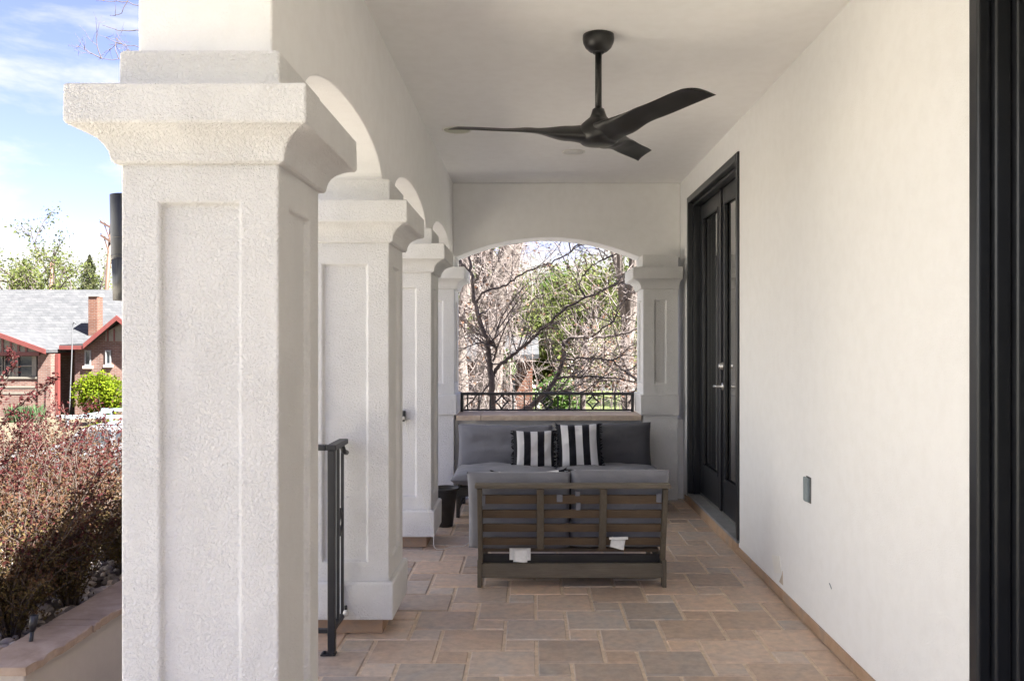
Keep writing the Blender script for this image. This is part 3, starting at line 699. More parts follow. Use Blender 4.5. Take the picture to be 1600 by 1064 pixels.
def tagcloth(mb, px0, py0, px1, py1, d, tilt=0, ny=.0):
    a = P(px0, py0, d); b = P(px1, py0, d); c_ = P(px1, py1, d); e = P(px0, py1, d); n = 6; vs = []
    cx = (a+c_)/2
    for i in range(n+1):
        for j in range(n+1):
            u = i/n; v = j/n; p = (a*(1-u)+b*u)*(1-v)+(e*(1-u)+c_*u)*v
            p = cx+Matrix.Rotation(R(tilt), 3, 'Y') @ (p-cx); p.y += .006*math.sin(u*5+1)*v-.012*v*v
            vs.append(p)
    vs2 = [v+Vector((0, .0014, 0)) for v in vs]; k = len(vs); fs = []
    for i in range(n):
        for j in range(n): q = i*(n+1)+j; fs.append((q, q+n+1, q+n+2, q+1)); fs.append((k+q, k+q+1, k+q+n+2, k+q+n+1))
    rim = [i*(n+1) for i in range(n+1)]+[n*(n+1)+j for j in range(1, n+1)]+[i*(n+1)+n for i in range(n-1, -1, -1)]+[j for j in range(n-1, 0, -1)]
    for a_, b_ in zip(rim, rim[1:]+rim[:1]): fs.append((a_, b_, k+b_, k+a_))
    mb.add(vs+vs2, fs, None, True)
g = MB(); tagcloth(g, 796, 856, 829, 874, 4.55); tagcloth(g, 802, 857, 824, 877, 4.545); g.build('care_tag', M['tag_white'], bn)
g = MB(); tagcloth(g, 954, 840, 976, 856, 4.53, 12); tagcloth(g, 952, 838.5, 981, 842, 4.528, -2); g.build('care_tag', M['tag_white'], bn)
for x0, y0, x1, y1 in ((870, 772, 879, 784), (899, 768, 906, 775), (1026, 771, 1034, 785), (900, 786, 907, 797), (752, 774, 758, 790)):
    g = MB(); a = P(x0, y0, 4.528); b = P(x1, y1, 4.528); g.box(a.x, b.x, 4.527, 4.548, b.z, a.z); g.build('strap', M['fabric'], bn, .002)
tl_ = lean
cb_n = 4.515
def bcush(x0, x1, z0, z1, label, seed):
    zc = (z0+z1)/2; y = onback(zc).y+.118
    return cushion('back_cushion', ((x0+x1)/2, y, zc), (1, 0, 0), lean, x1-x0, z1-z0, .15, M['fabric'], label, group='grey seat and back cushions', seed=seed, pin=.02, box=.33)
bcush(-.352, .222, .183, .642, 'grey back cushion bulging out at the left side of the wooden bench', 1)
bcush(.222, .770, .19, .655, 'grey back cushion at the right half of the wooden bench', 2)
for i, (x0, x1) in enumerate(((-.31, .215), (.22, .75))):
    cushion('seat_cushion', ((x0+x1)/2, 5.03, .255), (1, 0, 0), (0, 1, 0), x1-x0, .56, .13, M['fabric'], ['grey seat cushion on the bench under the crumpled striped pillow', 'grey seat cushion on the bench under the flat striped pillow'][i], group='grey seat and back cushions', seed=4+i, pin=.015, box=.3)
cushion('throw_pillow', (bx(826, 4.9), 4.92, .432), (1, .05, .02), (0, -.42, .9), .42, .40, .13, M['stripe'], 'striped pillow showing only its crumpled white top edge above the bench cushion', 'pillow', 'striped throw pillows', 11, .06, True, .5, sag=.012)
cushion('throw_pillow', (bx(945, 4.9), 4.925, .435), (1, -.05, .0), (0, -.42, .9), .44, .40, .12, M['stripe'], 'striped pillow whose flat top edge shows above the right bench cushion', 'pillow', 'striped throw pillows', 12, .05, True, .5)
# ------------------------------------------------------------------ sofa against the parapet
sf = thing('sofa', 'dark wooden low sofa frame set against the parapet under the ledge', 'sofa', (.2, 6.75, 0))
SL, SR = -.575, 1.0
g = MB(); g.box(SL, SR, 6.43, 6.455, .165, .235); g.build('front_rail', M['wood_dk'], sf, .003)
g = MB(); g.box(SL, SR, 7.06, 7.085, .165, .235); g.build('rear_rail', M['wood_dk'], sf, .003)
for x in (SL, SR-.026):
    for y in (6.425, 6.98): g = MB(); g.box(x, x+.026, y, y+.045, .0005, .164); g.build('leg', M['wood_dk'], sf, .003)
    g = MB(); g.box(x+.002, x+.024, 6.456, 7.059, .166, .233); g.build('side_rail', M['wood_dk'], sf, .003)
    g = MB(); g.box(x+.003, x+.023, 6.471, 6.979, .05, .09); g.build('lower_rail', M['wood_dk'], sf, .003)
    g = MB(); g.bar((x+.013, 6.49, .09), (x+.013, 6.56, .166), .018, .03, Vector((1,0,0))); g.build('brace', M['wood_dk'], sf)
for k in range(6): y = 6.46+k*.1; g = MB(); g.box(SL+.027, SR-.027, y, y+.065, .212, .23); g.build('seat_slat', M['wood_dk'], sf, .002)
for x in (SL, SR-.026): g = MB(); g.bar((x+.013, 7.06, .236), (x+.013, 7.13, .56), .026, .04, Vector((1,0,0))); g.build('back_post', M['wood_dk'], sf)
g = MB(); g.box(SL, SR, 7.105, 7.15, .555, .578); g.build('back_rail', M['wood_dk'], sf, .003)
for x0, x1, z_, s_ in ((SL, .22, .335, 21), (.225, SR+.03, .345, 22)):
    cushion('seat_cushion', ((x0+x1)/2-.012, 6.70, .295), (1, 0, 0), (0, 1, 0), x1-x0+.06, .62, .135, M['fabric'], ['grey sofa seat cushion next to the black pot', 'grey sofa seat cushion on the side of the house wall'][s_-21], group='grey seat and back cushions', seed=s_, pin=.012, box=.32)
lv = Vector((0, .16, .98))
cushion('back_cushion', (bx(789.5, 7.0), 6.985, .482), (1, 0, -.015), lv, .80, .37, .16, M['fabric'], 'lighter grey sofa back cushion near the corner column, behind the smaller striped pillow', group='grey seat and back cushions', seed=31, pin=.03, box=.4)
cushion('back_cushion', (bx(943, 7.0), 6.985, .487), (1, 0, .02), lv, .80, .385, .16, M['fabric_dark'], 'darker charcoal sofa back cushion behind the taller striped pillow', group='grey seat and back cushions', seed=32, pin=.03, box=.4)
cushion('throw_pillow', (bx(834, 6.83), 6.80, .475), (1, .06, .0), (.0, .2, .98), .345, .325, .13, M['stripe'], 'smaller striped black and white pillow on the left half of the sofa', 'pillow', 'striped throw pillows', 41, .05, True, .5)
cushion('throw_pillow', (bx(905, 6.83), 6.80, .508), (1, -.05, .035), (-.04, .2, .98), .355, .365, .13, M['stripe'], 'taller striped black and white pillow leaning on the darker sofa cushion', 'pillow', 'striped throw pillows', 42, .05, True, .5)
# ------------------------------------------------------------------ pot, cord, outlets
pt = thing('flower_pot', 'empty black plastic pot standing between the third column and the sofa', 'pot', (bx(696, 6.14), 6.14, 0))
x = bx(696, 6.14)
g = MB(); g.lathe([(.052, .0006), (.056, .01), (.086, .265), (.098, .268), (.1, .285), (.092, .288), (.088, .262), (.054, .03), (.0001, .028)], (x, 6.14, 0), 40); g.build('pot', M['plastic_black'], pt)
g = MB(); g.lathe([(.0001, .155), (.068, .15)], (x, 6.14, 0), 24); g.build('soil', M['soil'], pt)
cd = MB(); yc = CY[2]-HS-.028
pts = [P(632, 652, yc), P(640, 690, yc), P(653, 745, yc), P(666, 790, yc), P(677, 826, yc-.01), (bx(679, 5.42), 5.40, .03), (bx(690, 5.4), 5.44, .004), (bx(705, 5.5), 5.5, .004), (bx(725, 5.55), 5.52, .004), (bx(732, 5.6), 5.62, .004)]
def smoothpts(p, n=5):
    p = [Vector(q) for q in p]; o = []
    for i in range(len(p)-1):
        a, b, c_, d = p[max(i-1, 0)], p[i], p[i+1], p[min(i+2, len(p)-1)]
        for k in range(n):
            t = k/n; o.append(.5*((2*b)+(c_-a)*t+(2*a-5*b+4*c_-d)*t*t+(3*b-a-3*c_+d)*t**3))
    return o+[p[-1]]
cd.tube(smoothpts(pts), .0024, 6); tag(cd.build('cord', M['white_plastic']), 'thin white cord hanging down the third column to the tiles', 'cord')
t = thing('column_outlet', 'small black outlet on the front of the third column', 'outlet', (bx(629, 5.47), CY[2]-HS, .88))
g = MB(); g.box(-.875, -.825, CY[2]-HS-.02, CY[2]-HS+.019, .835, .905); g.build('box_cover', M['black_metal'], t, .006); g = MB(); g.lathe([(.012, 0), (.012, -.03), (.006, -.034)], (-.835, CY[2]-HS-.02, .86), 12, axis='y'); g.build('plug', M['white_plastic'], t)
t = thing('string_bulb', 'tiny clear glass bulb lying against the foot of the second column', 'bulb', (bx(540, 3.8), 3.80, .1))
g = MB(); zz = 1.35-(958-VY)*3.8/F; g.lathe([(.0001, -.016), (.010, -.012), (.0145, 0), (.011, .011), (.006, .016)], (bx(540, 3.8), 3.805, zz), 14); g.build('bulb', plain('clear_bulb', (.7, .68, .64), .1), t); g = MB(); g.lathe([(.0065, .0165), (.0065, .034), (.002, .036)], (bx(540, 3.8), 3.805, zz), 10); g.build('socket', M['black_metal'], t)
# sconce on the outer face of the nearest column
t = thing('wall_sconce', 'black cylinder wall lamp on the outer side of the nearest column', 'lamp', (-1.07, 2.3, 1.6))
g = MB(); xs_ = -1.112; g.tube([(xs_+.004, 2.30, 1.468), (xs_+.002, 2.30, 1.58), (xs_+.001, 2.30, 1.582), (xs_, 2.30, 1.585), (xs_-.001, 2.30, 1.63), (xs_-.003, 2.30, 1.757)], [.042, .043, .0415, .043, .0435, .044], 32); g.build('shade', M['black_metal'], t)
for zz in (1.587, 1.637): g = MB(); g.lathe([(.0441, zz), (.0446, zz+.002), (.0441, zz+.004)], (xs_, 2.30, 0), 32); g.build('seam_ring', M['black_metal'], t)
g = MB(); g.box(-1.085, -1.0625, 2.27, 2.33, 1.56, 1.66); g.build('wall_mount', M['black_metal'], t)
# ------------------------------------------------------------------ planter with stone coping
pl = thing('planter_wall', 'low tan stucco planter wall with wide flagstone coping beyond the nearest column', 'planter', (-3, 5, -.95))
PX = -2.64; PY0 = 4.36; ZP = -.35
g = MB(); g.box(PX-.26, PX-.03, PY0+.03, 10.4, -1.0, ZP-.046); g.box(-7, PX-.26, PY0+.03, PY0+.25, -1.0, ZP-.046); g.build('wall', M['stucco_tan'], pl, .01)
random.seed(4)
ysn = [PY0, 5.02, 5.12, 5.78, 6.4, 7.0, 7.7, 8.4, 9.2, 10.4]
for a, b in zip(ysn[:-1], ysn[1:]):
    n = 10; vs = []
    for k in range(n+1):
        y = a+.004+(b-a-.008)*k/n; j = random.uniform(-.010, .008); j2 = random.uniform(-.006, .006); zt = ZP+random.uniform(-.0008, .0008)
        vs += [(PX+j, y, ZP-.045), (PX+j+j2, y, ZP-.006), (PX-.008, y, zt), (PX-.30+j2, y, zt), (PX-.31+j2, y, ZP-.045)]
    fs = [(k*5+m, (k+1)*5+m, (k+1)*5+(m+1) % 5, k*5+(m+1) % 5) for k in range(n) for m in range(5)]+[(4,3,2,1,0), tuple(n*5+m for m in range(5))]
    g = MB(); g.add(vs, fs); g.build('coping_stone', M['flagstone'], pl)
g = MB(); g.box(-7, PX-.318, PY0, PY0+.31, ZP-.045, ZP-.0005); g.build('coping_stone', M['flagstone'], pl, .006)
g = MB(); n = 24
for i in range(n+1):
    for j in range(n+1):
        x = -7.0+(PX-.26+7)*i/n; y = PY0+.24+6.4*j/n; g.v.append((x, y, ZP-.085+.03*mnoise.noise(Vector((x*2, y*2, 0)))))
for i in range(n):
    for j in range(n): a = i*(n+1)+j; g.f.append((a, a+n+1, a+n+2, a+1)); g.t.append(None); g.sm.append(True)
struct(g.build('soil', M['soil']))
ico = bmesh.new(); bmesh.ops.create_icosphere(ico, subdivisions=2, radius=1); iv = [v.co.copy() for v in ico.verts]; ifc = [tuple(v.index for v in f.verts) for f in ico.faces]; ico.free()
g = MB(); random.seed(5)
for k in range(1500):
    y = PY0+.3+random.random()**1.4*4.6; x = PX-.34-random.random()*1.5
    r = random.uniform(.018, .045); s = Vector((random.uniform(.8, 1.35), random.uniform(.7, 1.2), random.uniform(.45, .75)))*r
    rot = Matrix.Rotation(random.uniform(0, 6.3), 3, 'Z') @ Matrix.Rotation(random.uniform(-.4, .4), 3, 'X'); o = random.uniform(0, 50)
    c = Vector((x, y, ZP-.075+random.random()*.035))
    g.add([c+rot @ Vector((p.x*s.x, p.y*s.y, p.z*s.z))*(1+.18*mnoise.noise(p*1.1+Vector((o, o, o)))) for p in iv], ifc, random.random(), True)
struct(g.build('gravel', M['rock']), 'stuff')
t = thing('garden_light', 'small black spike garden light among the planter rocks', 'garden light', (*P(46, 985, 4.62)[:2], ZP-.08))
q = Vector((P(50, 950, 4.75).x, 4.75, 0))
g = MB(); g.tube([(q.x-.012, q.y, ZP-.1), (q.x-.006, q.y, ZP+.0), (q.x+.0, q.y, ZP+.06)], [.009, .011, .012], 8); g.build('spike', M['black_metal'], t)
g = MB(); g.tube([(q.x+.0, q.y, ZP+.055), (q.x+.004, q.y+.005, ZP+.10), (q.x+.008, q.y+.008, ZP+.145)], [.014, .022, .023], 12); g.build('lamp_head', M['black_metal'], t)
# ------------------------------------------------------------------ vegetation helpers
def rv(s=1): return Vector((random.gauss(0, s), random.gauss(0, s), random.gauss(0, s)))
def shrub(name, x, y, z, hgt, spread, nst, label, cat, mleaf, mstem, lsize, ldens, lo=.25, grp=None, tintf=None, twigs=3):
    t = thing(name, label, cat, (x, y, z), grp); S = MB(); Lf = MB(); b0 = Vector((x, y, z))
    for k in range(nst):
        a = random.uniform(0, 6.283); hh = hgt*random.uniform(.6, 1.0); rr = spread*random.uniform(.15, 1.0)
        p0 = b0+Vector((math.cos(a), math.sin(a), 0))*random.uniform(0, .12*spread)
        pts = [p0]; n = 8; dirx = Vector((math.cos(a), math.sin(a), 0))
        for i in range(1, n+1):
            u = i/n; pts.append(p0+dirx*rr*(u**1.3)+Vector((0, 0, hh*(u-.12*u*u)))+rv(.012*hgt*u))
        S.tube(pts, [.0055*(1-.75*i/n)*max(1, hgt*.8) for i in range(n+1)], 4, cap=False)
        def leaves(seg, u0):
            for i in range(len(seg)-1):
                u = u0+(1-u0)*i/(len(seg)-1)
                if u < lo*random.uniform(.6, 1.4): continue
                ln = (seg[i+1]-seg[i]).length; cnt = int(ldens*ln*random.uniform(.6, 1.3))
                for q in range(cnt):
                    p = seg[i].lerp(seg[i+1], random.random())+rv(lsize*.8)
                    tv = tintf((p.z-z)/hgt) if tintf else random.random()
                    Lf.leaf(p, lsize*random.uniform(.6, 1.25), min(1, max(0., tv)))
        leaves(pts, 0)
        for q in range(twigs):
            i = random.randint(2, n-1); u = i/n; st = pts[i]; dv = (dirx*random.uniform(-.2, .7)+Vector((random.uniform(-.6, .6), random.uniform(-.6, .6), random.uniform(.1, 1)))).normalized()
            ln = hgt*random.uniform(.12, .35); tp = [st+dv*ln*j/4+rv(.006*j) for j in range(5)]
            S.tube(tp, [.003*(1-j*.17) for j in range(5)], 3, cap=False); leaves(tp, u)
    S.build('stem', mstem, t); Lf.build('foliage', mleaf, t, smooth=False); return t
random.seed(11)
tp_ = lambda h: .06+.94*min(1, max(0, (h-.45)/.5))+random.uniform(-.22, .22)
sp = [(-3.22, 5.12, 1.22, .62, 'purple leaved shrub spilling over the flagstone coping nearest the porch'),
      (-3.35, 5.85, 1.25, .72, 'purple leaved shrub in the middle of the planter bed'),
      (-3.95, 5.35, 1.25, .7, 'purple leaved shrub at the far left of the planter'),
      (-3.35, 6.75, 1.3, .7, 'purple leaved shrub half hidden by the nearest column'),
      (-4.35, 6.5, 1.32, .75, 'brownish purple shrub at the rear of the planter, before the pickup'),
      (-3.12, 5.0, .75, .4, 'low brown leaved shrub at the near edge of the planter coping'),
      (-3.1, 5.62, .85, .42, 'low brown leaved shrub between two taller ones along the coping'),
      (-3.08, 6.35, .9, .42, 'low brown leaved shrub beside the nearest column'),
      (-4.3, 7.7, 1.4, .8, 'purple leaved shrub farthest back along the planter')]
for (x, y, h_, s_, lb) in sp: shrub('purple_shrub', x, y, ZP-.08, h_*1.0, s_*1.1, 58, lb, 'shrub', M['leaf_purple'], M['stem'], .028, 84, .03, 'purple shrubs in the planter', tp_)
# tall arching shoots at the left
t = thing('purple_shoot', 'long arching purple shoots rising above the left shrubs', 'shrub', (-3.4, 5.0, ZP-.08), 'purple shrubs in the planter'); S = MB(); Lf = MB()
for pts in ([P(-60, 900, 5.0), P(-40, 780, 5.0), P(0, 668, 5.0), P(35, 630, 5.02), P(62, 612, 5.05), P(88, 588, 5.08)], [P(-70, 900, 5.1), P(-50, 740, 5.1), P(-15, 640, 5.1), P(8, 600, 5.1), P(20, 562, 5.1), P(15, 548, 5.1)], [P(30, 880, 5.2), P(30, 760, 5.2), P(28, 690, 5.2), P(34, 660, 5.2)], [P(120, 880, 5.6), P(118, 740, 5.6), P(105, 665, 5.6), P(98, 632, 5.6)], [P(90, 880, 5.5), P(95, 740, 5.5), P(125, 660, 5.5), P(146, 628, 5.5)]):
    pp_ = smoothpts(pts, 6); S.tube(pp_, [.006*(1-.7*i/len(pp_)) for i in range(len(pp_))], 5)
    for i in range(len(pp_)//3, len(pp_)-1):
        for q in range(9): Lf.leaf(pp_[i].lerp(pp_[i+1], random.random())+rv(.018), .03*random.uniform(.6, 1.2), random.uniform(.55, 1.0))
S.build('stem', M['stem'], t); Lf.build('foliage', M['leaf_purple'], t, smooth=False)
# generic tree
def grow(S, tips, p, d, ln, r, lvl, maxl, seg=5, curl=.18, up=.12, br=(2, 4), n=6, ang=.75, shr=.68):
    pts = [p.copy()]; q = p.copy(); dd = d.normalized()
    for i in range(seg):
        dd = (dd+rv(curl*.5)+Vector((0, 0, up*.3))).normalized(); q = q+dd*ln/seg; pts.append(q.copy())
    S.tube(pts, [r*(1-.5*i/seg) for i in range(seg+1)], max(3, n-lvl), cap=False)
    if lvl >= maxl-1: tips += pts[1:]
    if lvl < maxl:
        for k in range(random.randint(*br)):
            i = random.randint(max(1, seg//2), seg); ax = rv(1).cross(dd)
            if ax.length < 1e-3: continue
            nd_ = Matrix.Rotation(random.uniform(.35, 1)*ang, 3, ax.normalized()) @ dd
            grow(S, tips, pts[i], nd_, ln*shr*random.uniform(.75, 1.15), r*.55, lvl+1, maxl, seg, curl, up, br, n, ang, shr)
def tree(name, x, y, z, trunk_h, r, crown, label, mleaf, mbark, lsize, per, maxl=4, cat='tree', grp=None, br=(2, 4), up=.12, spread=None, ang=.8, lean=(0, 0, 1), seg=5):
    t = thing(name, label, cat, (x, y, z), grp); S = MB(); tips = []
    S.tube([(x, y, z), Vector((x, y, z))+Vector(lean)*trunk_h*.5+rv(.04), Vector((x, y, z))+Vector(lean)*trunk_h], [r*1.15, r, r*.9], 9)
    st = Vector((x, y, z))+Vector(lean)*trunk_h
    for k in range(5):
        a = 6.283*k/5+random.uniform(-.4, .4); d = Vector((math.cos(a), math.sin(a), random.uniform(.7, 1.4)))
        grow(S, tips, st-Vector((0, 0, random.uniform(0, .15)*trunk_h)), d, crown*.5, r*.55, 1, maxl, seg, .22, up, br, 6, ang)
    S.build('trunk', mbark, t); Lf = MB(); sp_ = spread or crown*.06
    if mleaf is not None:
        for p in tips:
            for q in range(per): Lf.leaf(p+rv(sp_), lsize*random.uniform(.6, 1.3), random.random())
        Lf.build('crown', mleaf, t, smooth=False)
    return t
# trees behind the house across the street
random.seed(21)
def at(px, d, z): return Vector(((px-VX)*d/F, d, z))
for px, d, top_y, lb, mt in ((25, 50, 352, 'spreading spring tree with dark limbs behind the grey roof, at the left', 'leaf_spring'), (96, 54, 345, 'thin leafed spring tree beside the short pole behind the roof', 'leaf_spring'), (-40, 58, 370, 'light green tree at the left edge beyond the roof', 'leaf_spring'), (168, 62, 395, 'pale green tree behind the leaning utility pole', 'leaf_spring'), (112, 66, 405, 'yellowish tree low behind the chimney roofline', 'leaf_yellow')):
    p = at(px, d, -1.9); hgt = H+(VY-top_y+14)*d/F+1.9
    tree('deciduous_tree', p.x, p.y, p.z, hgt*.36, .24, hgt*.60, lb, M[mt], M['bark_dark'], .19, 5, 4, grp='trees behind the neighbouring house', br=(2, 3), spread=.28)
# conifer
t = thing('conifer', 'dull olive conifer with a pointed top beside the utility pole', 'tree', (*at(140, 58, -1.9),)); S = MB(); Lf = MB(); p = at(140, 58, -1.9); hh = H+(VY-399)*58/F+1.9
S.tube([p, p+Vector((0, 0, hh))], [.2, .02], 7); S.build('trunk', M['bark_dark'], t)
for k in range(5200):
    u = random.random()**.7; a = random.uniform(0, 6.283); rr = (1-u)**.85*3.4*(.72+.28*math.sin(u*55+a*2))*random.uniform(.45, 1)
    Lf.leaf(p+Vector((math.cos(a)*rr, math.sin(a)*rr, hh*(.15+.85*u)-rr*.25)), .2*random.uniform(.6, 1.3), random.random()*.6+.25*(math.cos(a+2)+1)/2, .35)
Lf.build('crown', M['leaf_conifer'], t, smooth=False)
# utility poles
def pole(px0, py0, px1, py1, d, r, label, arms):
    a = P(px0, py0, d); b = P(px1, py1, d); b0 = b+(b-a)*.0; dirn = (a-b).normalized(); base = b-dirn*((b.z+1.9)/dirn.z)
    t = thing('utility_pole', label, 'utility pole', tuple(base)); g = MB(); g.tube([base, a], [r*1.15, r*.9], 12); g.build('pole', M['pole_wood'], t)
    for py, w_ in arms:
        u = (py-py0)/(py1-py0); c = a.lerp(b, u); g = MB(); g.bar(c+Vector((-w_, -.2, .35)), c+Vector((w_*.3, -.2, -.08)), .1, .12); g.bar(c+Vector((-w_*.55, -.2, .15)), c+Vector((0, -.2, -.75)), .05, .05); g.build('crossarm', M['pole_wood'], t)
        for f in (-.95, -.45): g = MB(); q = c+Vector((w_*f, -.2, .36*abs(f)+.06)); g.lathe([(.035, 0), (.06, .08), (.05, .15), (.02, .18)], q, 8); g.build('insulator', M['grey_plastic'], t)
pole(174.5, 350, 166, 460, 52, .13, 'leaning brown utility pole with two crossarms behind the roof', ((356, .6), (377, .5)))
pole(81, 410, 79.5, 460, 50, .1, 'short bare brown pole rising behind the roof ridge', ())
# ------------------------------------------------------------------ house across the street
d0 = 38.0; k0 = d0/F
kd = [d0/F]
nb = thing('neighbor_house', 'red brick bungalow with grey shingle roof and red trim across the street', 'house', ((80-VX)*k0, d0, -1.8))
def NX(px): return (px-VX)*kd[0]
def NZ(py): return H-(py-VY)*kd[0]
gzb = -1.95
RX0, RX1 = NX(-140), NX(300); ze = NZ(551); zr = H+(VY-457)*43.2/F
WL = NX(-120); WR = NX(112)
g = MB(); g.box(WL, WR, d0+1.2, d0+9, gzb, ze+.05); g.build('wall', M['brick'], nb)
g = MB()   # main roof, two slopes with thickness
yE, yR = d0+.4, d0+5.2
for y0, z0_, y1, z1_ in ((yE, ze, yR, zr), (yR, zr, d0+10.2, ze)):
    g.prism([(RX0, y0, z0_), (RX1, y0, z0_), (RX1, y1, z1_), (RX0, y1, z1_)], (0, 0, .14))
g.build('roof', M['shingle'], nb)
g = MB(); g.box(RX0, RX1, yE-.04, yE-.002, ze-.12, ze+.12); g.build('fascia', M['red_trim'], nb)
# left front gable with porch window
yg = d0-1.6; kd[0] = (yg-.1)/F
gx0, gx1 = NX(-110), NX(76); ga_x = (gx0+gx1)/2; zg = NZ(551); slope = (NZ(524)-NZ(551))/(NX(75)-NX(0)); zp = zg+slope*(gx1-ga_x)
g = MB()
th = .13
for sx, ex in ((gx0, ga_x), (gx1, ga_x)):
    g.prism([(sx, yg-.3, zg), (ex, yg-.3, zp), (ex, yR-.2, zp), (sx, yR-.2, zg)], (0, 0, th))
g.build('porch_roof', M['shingle'], nb)
g = MB()
for sx, ex in ((gx0, ga_x), (gx1, ga_x)):
    g.prism([(sx, yg-.34, zg-.06), (ex, yg-.34, zp-.06), (ex, yg-.34, zp+.15), (sx, yg-.34, zg+.15)], (0, .035, 0))
g.build('barge_board', M['red_trim'], nb)
g = MB(); g.prism([(gx0+.5, yg, zg+.02), (gx1-.45, yg, zg+.02), (ga_x, yg, zp-.12)], (0, .1, 0)); g.build('gable_panel', M['cream'], nb)
for px, py in ((2, 529), (15, 536), (27, 541), (39, 546)):
    g = MB(); g.box(NX(px)-.045, NX(px)+.045, yg-.03, yg-.002, NZ(550), NZ(py-4)); g.build('gable_strut', M['red_trim'], nb)
g = MB(); g.box(gx0+.4, NX(60), yg-.05, yg+.12, NZ(556), NZ(550)); g.build('beam', M['red_trim'], nb)
g = MB(); g.box(NX(57), NX(77), yg+.0, yg+.55, gzb, NZ(553)); g.build('porch_pier', M['brick'], nb)
g = MB(); g.box(gx0, NX(57), yg+.08, yg+.4, gzb, NZ(592)); g.build('porch_wall', M['brick'], nb)
g = MB(); g.box(gx0, NX(57), yg+.04, yg+.44, NZ(592), NZ(589)); g.build('window_sill', M['cream'], nb)
for p0, p1 in ((-20, 0), (0, 15), (22, 46), (51, 57)):
    t0, t1 = NX(p0), NX(p1); g = MB(); g.box(t0, t1, yg+.22, yg+.26, NZ(588.5), NZ(557)); wn = g.build('window', M['win_dark'], nb)
    g = MB(); g.box(t0-.07, t0+.03, yg+.12, yg+.215, NZ(588.5), NZ(556.5)); g.box(t1-.03, t1+.07, yg+.12, yg+.215, NZ(588.5), NZ(556.5)); g.build('window_frame', M['cream'], wn)
    g = MB(); g.box(t0+.03, t1-.03, yg+.17, yg+.215, NZ(573), NZ(571)); g.build('sash_bar', M['cream'], wn)
g = MB(); g.box(NX(15), NX(22), yg+.14, yg+.24, NZ(588.6), NZ(557)); g.build('mullion', M['cream'], nb)
for p0, p1 in ((-20, 55), (85, 103)):
    yq = yg+.06 if p0 < 50 else d0+1.16; g = MB(); a0, a1, b0, b1 = NX(p0), NX(p1), NZ(616 if p0 < 50 else 613), NZ(603); q = .09
    g.box(a0, a1, yq, yq+.03, b1-q, b1); g.box(a0, a1, yq, yq+.03, b0, b0+q); g.box(a1-q, a1, yq, yq+.03, b0+q, b1-q); g.box(a0, a0+q, yq, yq+.03, b0+q, b1-q); g.build('brick_panel_frame', M['cream'], nb)
g = MB(); g.box(NX(85), NX(109), d0+1.17, d0+1.3, NZ(592), NZ(556)); g.build('porch_opening', M['win_dark'], nb)
g = MB(); g.box(NX(78), NX(83), yg+.3, yg+.45, gzb, NZ(553)); g.build('downspout', M['red_trim'], nb)
# right cross wing with small windows
kd[0] = (d0-.8)/F
wx0, wx1 = NX(113), NX(262); wx_a = NX(187); yw = d0-.6
g = MB(); g.box(wx0, wx1, yw, yw+6, gzb, NZ(548)); g.prism([(wx0+.02, yw, NZ(548)), (wx1-.02, yw, NZ(548)), (wx_a, yw, NZ(503))], (0, .2, 0)); g.build('wing_wall', M['brick'], nb)
g = MB()
ov0, ov1 = NX(97), NX(278)
for sx, ex, zs in ((ov0, NX(136), NZ(543)),):
    g.prism([(ov0, yw-.4, NZ(542)), (NX(137), yw-.4, NZ(540)), (NX(137), yR, NZ(540)), (ov0, yR, NZ(542))], (0, 0, .1))
g.prism([(NX(135), yw-.45, NZ(541)), (wx_a, yw-.45, NZ(497)), (wx_a, yR, NZ(497)), (NX(135), yR, NZ(541))], (0, 0, .12))
g.prism([(NX(240), yw-.45, NZ(541)), (wx_a, yw-.45, NZ(497)), (wx_a, yR, NZ(497)), (NX(240), yR, NZ(541))], (0, 0, .12)); g.build('wing_roof', M['shingle'], nb)
g = MB()
for sx in (NX(135), NX(240)): g.prism([(sx, yw-.5, NZ(545)), (wx_a, yw-.5, NZ(501)), (wx_a, yw-.5, NZ(493)), (sx, yw-.5, NZ(537))], (0, .045, 0))
g.box(ov0, NX(137), yw-.45, yw-.405, NZ(546), NZ(540)); g.build('barge_board', M['red_trim'], nb)
g = MB(); g.prism([(NX(161), yw-.05, NZ(533)), (NX(216), yw-.05, NZ(533)), (NX(214), yw-.05, NZ(518)), (wx_a, yw-.05, NZ(507)), (NX(163), yw-.05, NZ(518))], (0, .045, 0)); g.build('gable_panel', M['cream'], nb)
for px in (166, 176): g = MB(); g.box(NX(px)-.03, NX(px)+.03, yw-.08, yw-.052, NZ(533), NZ(514)); g.build('gable_strut', M['red_trim'], nb)
for p0, p1, y0, y1 in ((131, 137.5, 549, 570), (163.5, 169, 549, 568)):
    g = MB(); g.box(NX(p0), NX(p1), yw-.03, yw-.005, NZ(y1), NZ(y0)); wn = g.build('window', M['win_dark'], nb); q = .05
    g = MB(); g.box(NX(p0)-q, NX(p0)+.01, yw-.06, yw-.031, NZ(y1)-q, NZ(y0)+q); g.box(NX(p1)-.01, NX(p1)+q, yw-.06, yw-.031, NZ(y1)-q, NZ(y0)+q); g.box(NX(p0)+.01, NX(p1)-.01, yw-.06, yw-.031, NZ(y0)-.01, NZ(y0)+q); g.box(NX(p0)+.01, NX(p1)-.01, yw-.06, yw-.031, NZ(y1)-q, NZ(y1)+.01); g.build('window_frame', plain('white_trim', (.2, .2, .195), .6), wn)
    g = MB(); g.box(NX(p0)-.12, NX(p1)+.12, yw-.09, yw-.001, NZ(y1)-.17, NZ(y1)-.055); g.build('window_sill', M['sandstone'], wn)
cyy = d0+1.4; g = MB(); ck = cyy/F
g.box((138-VX)*ck, (152-VX)*ck, cyy, cyy+.5, H-(512-VY)*ck-.6, H-(463-VY)*ck); ch = g.build('chimney', M['brick_or'], nb)
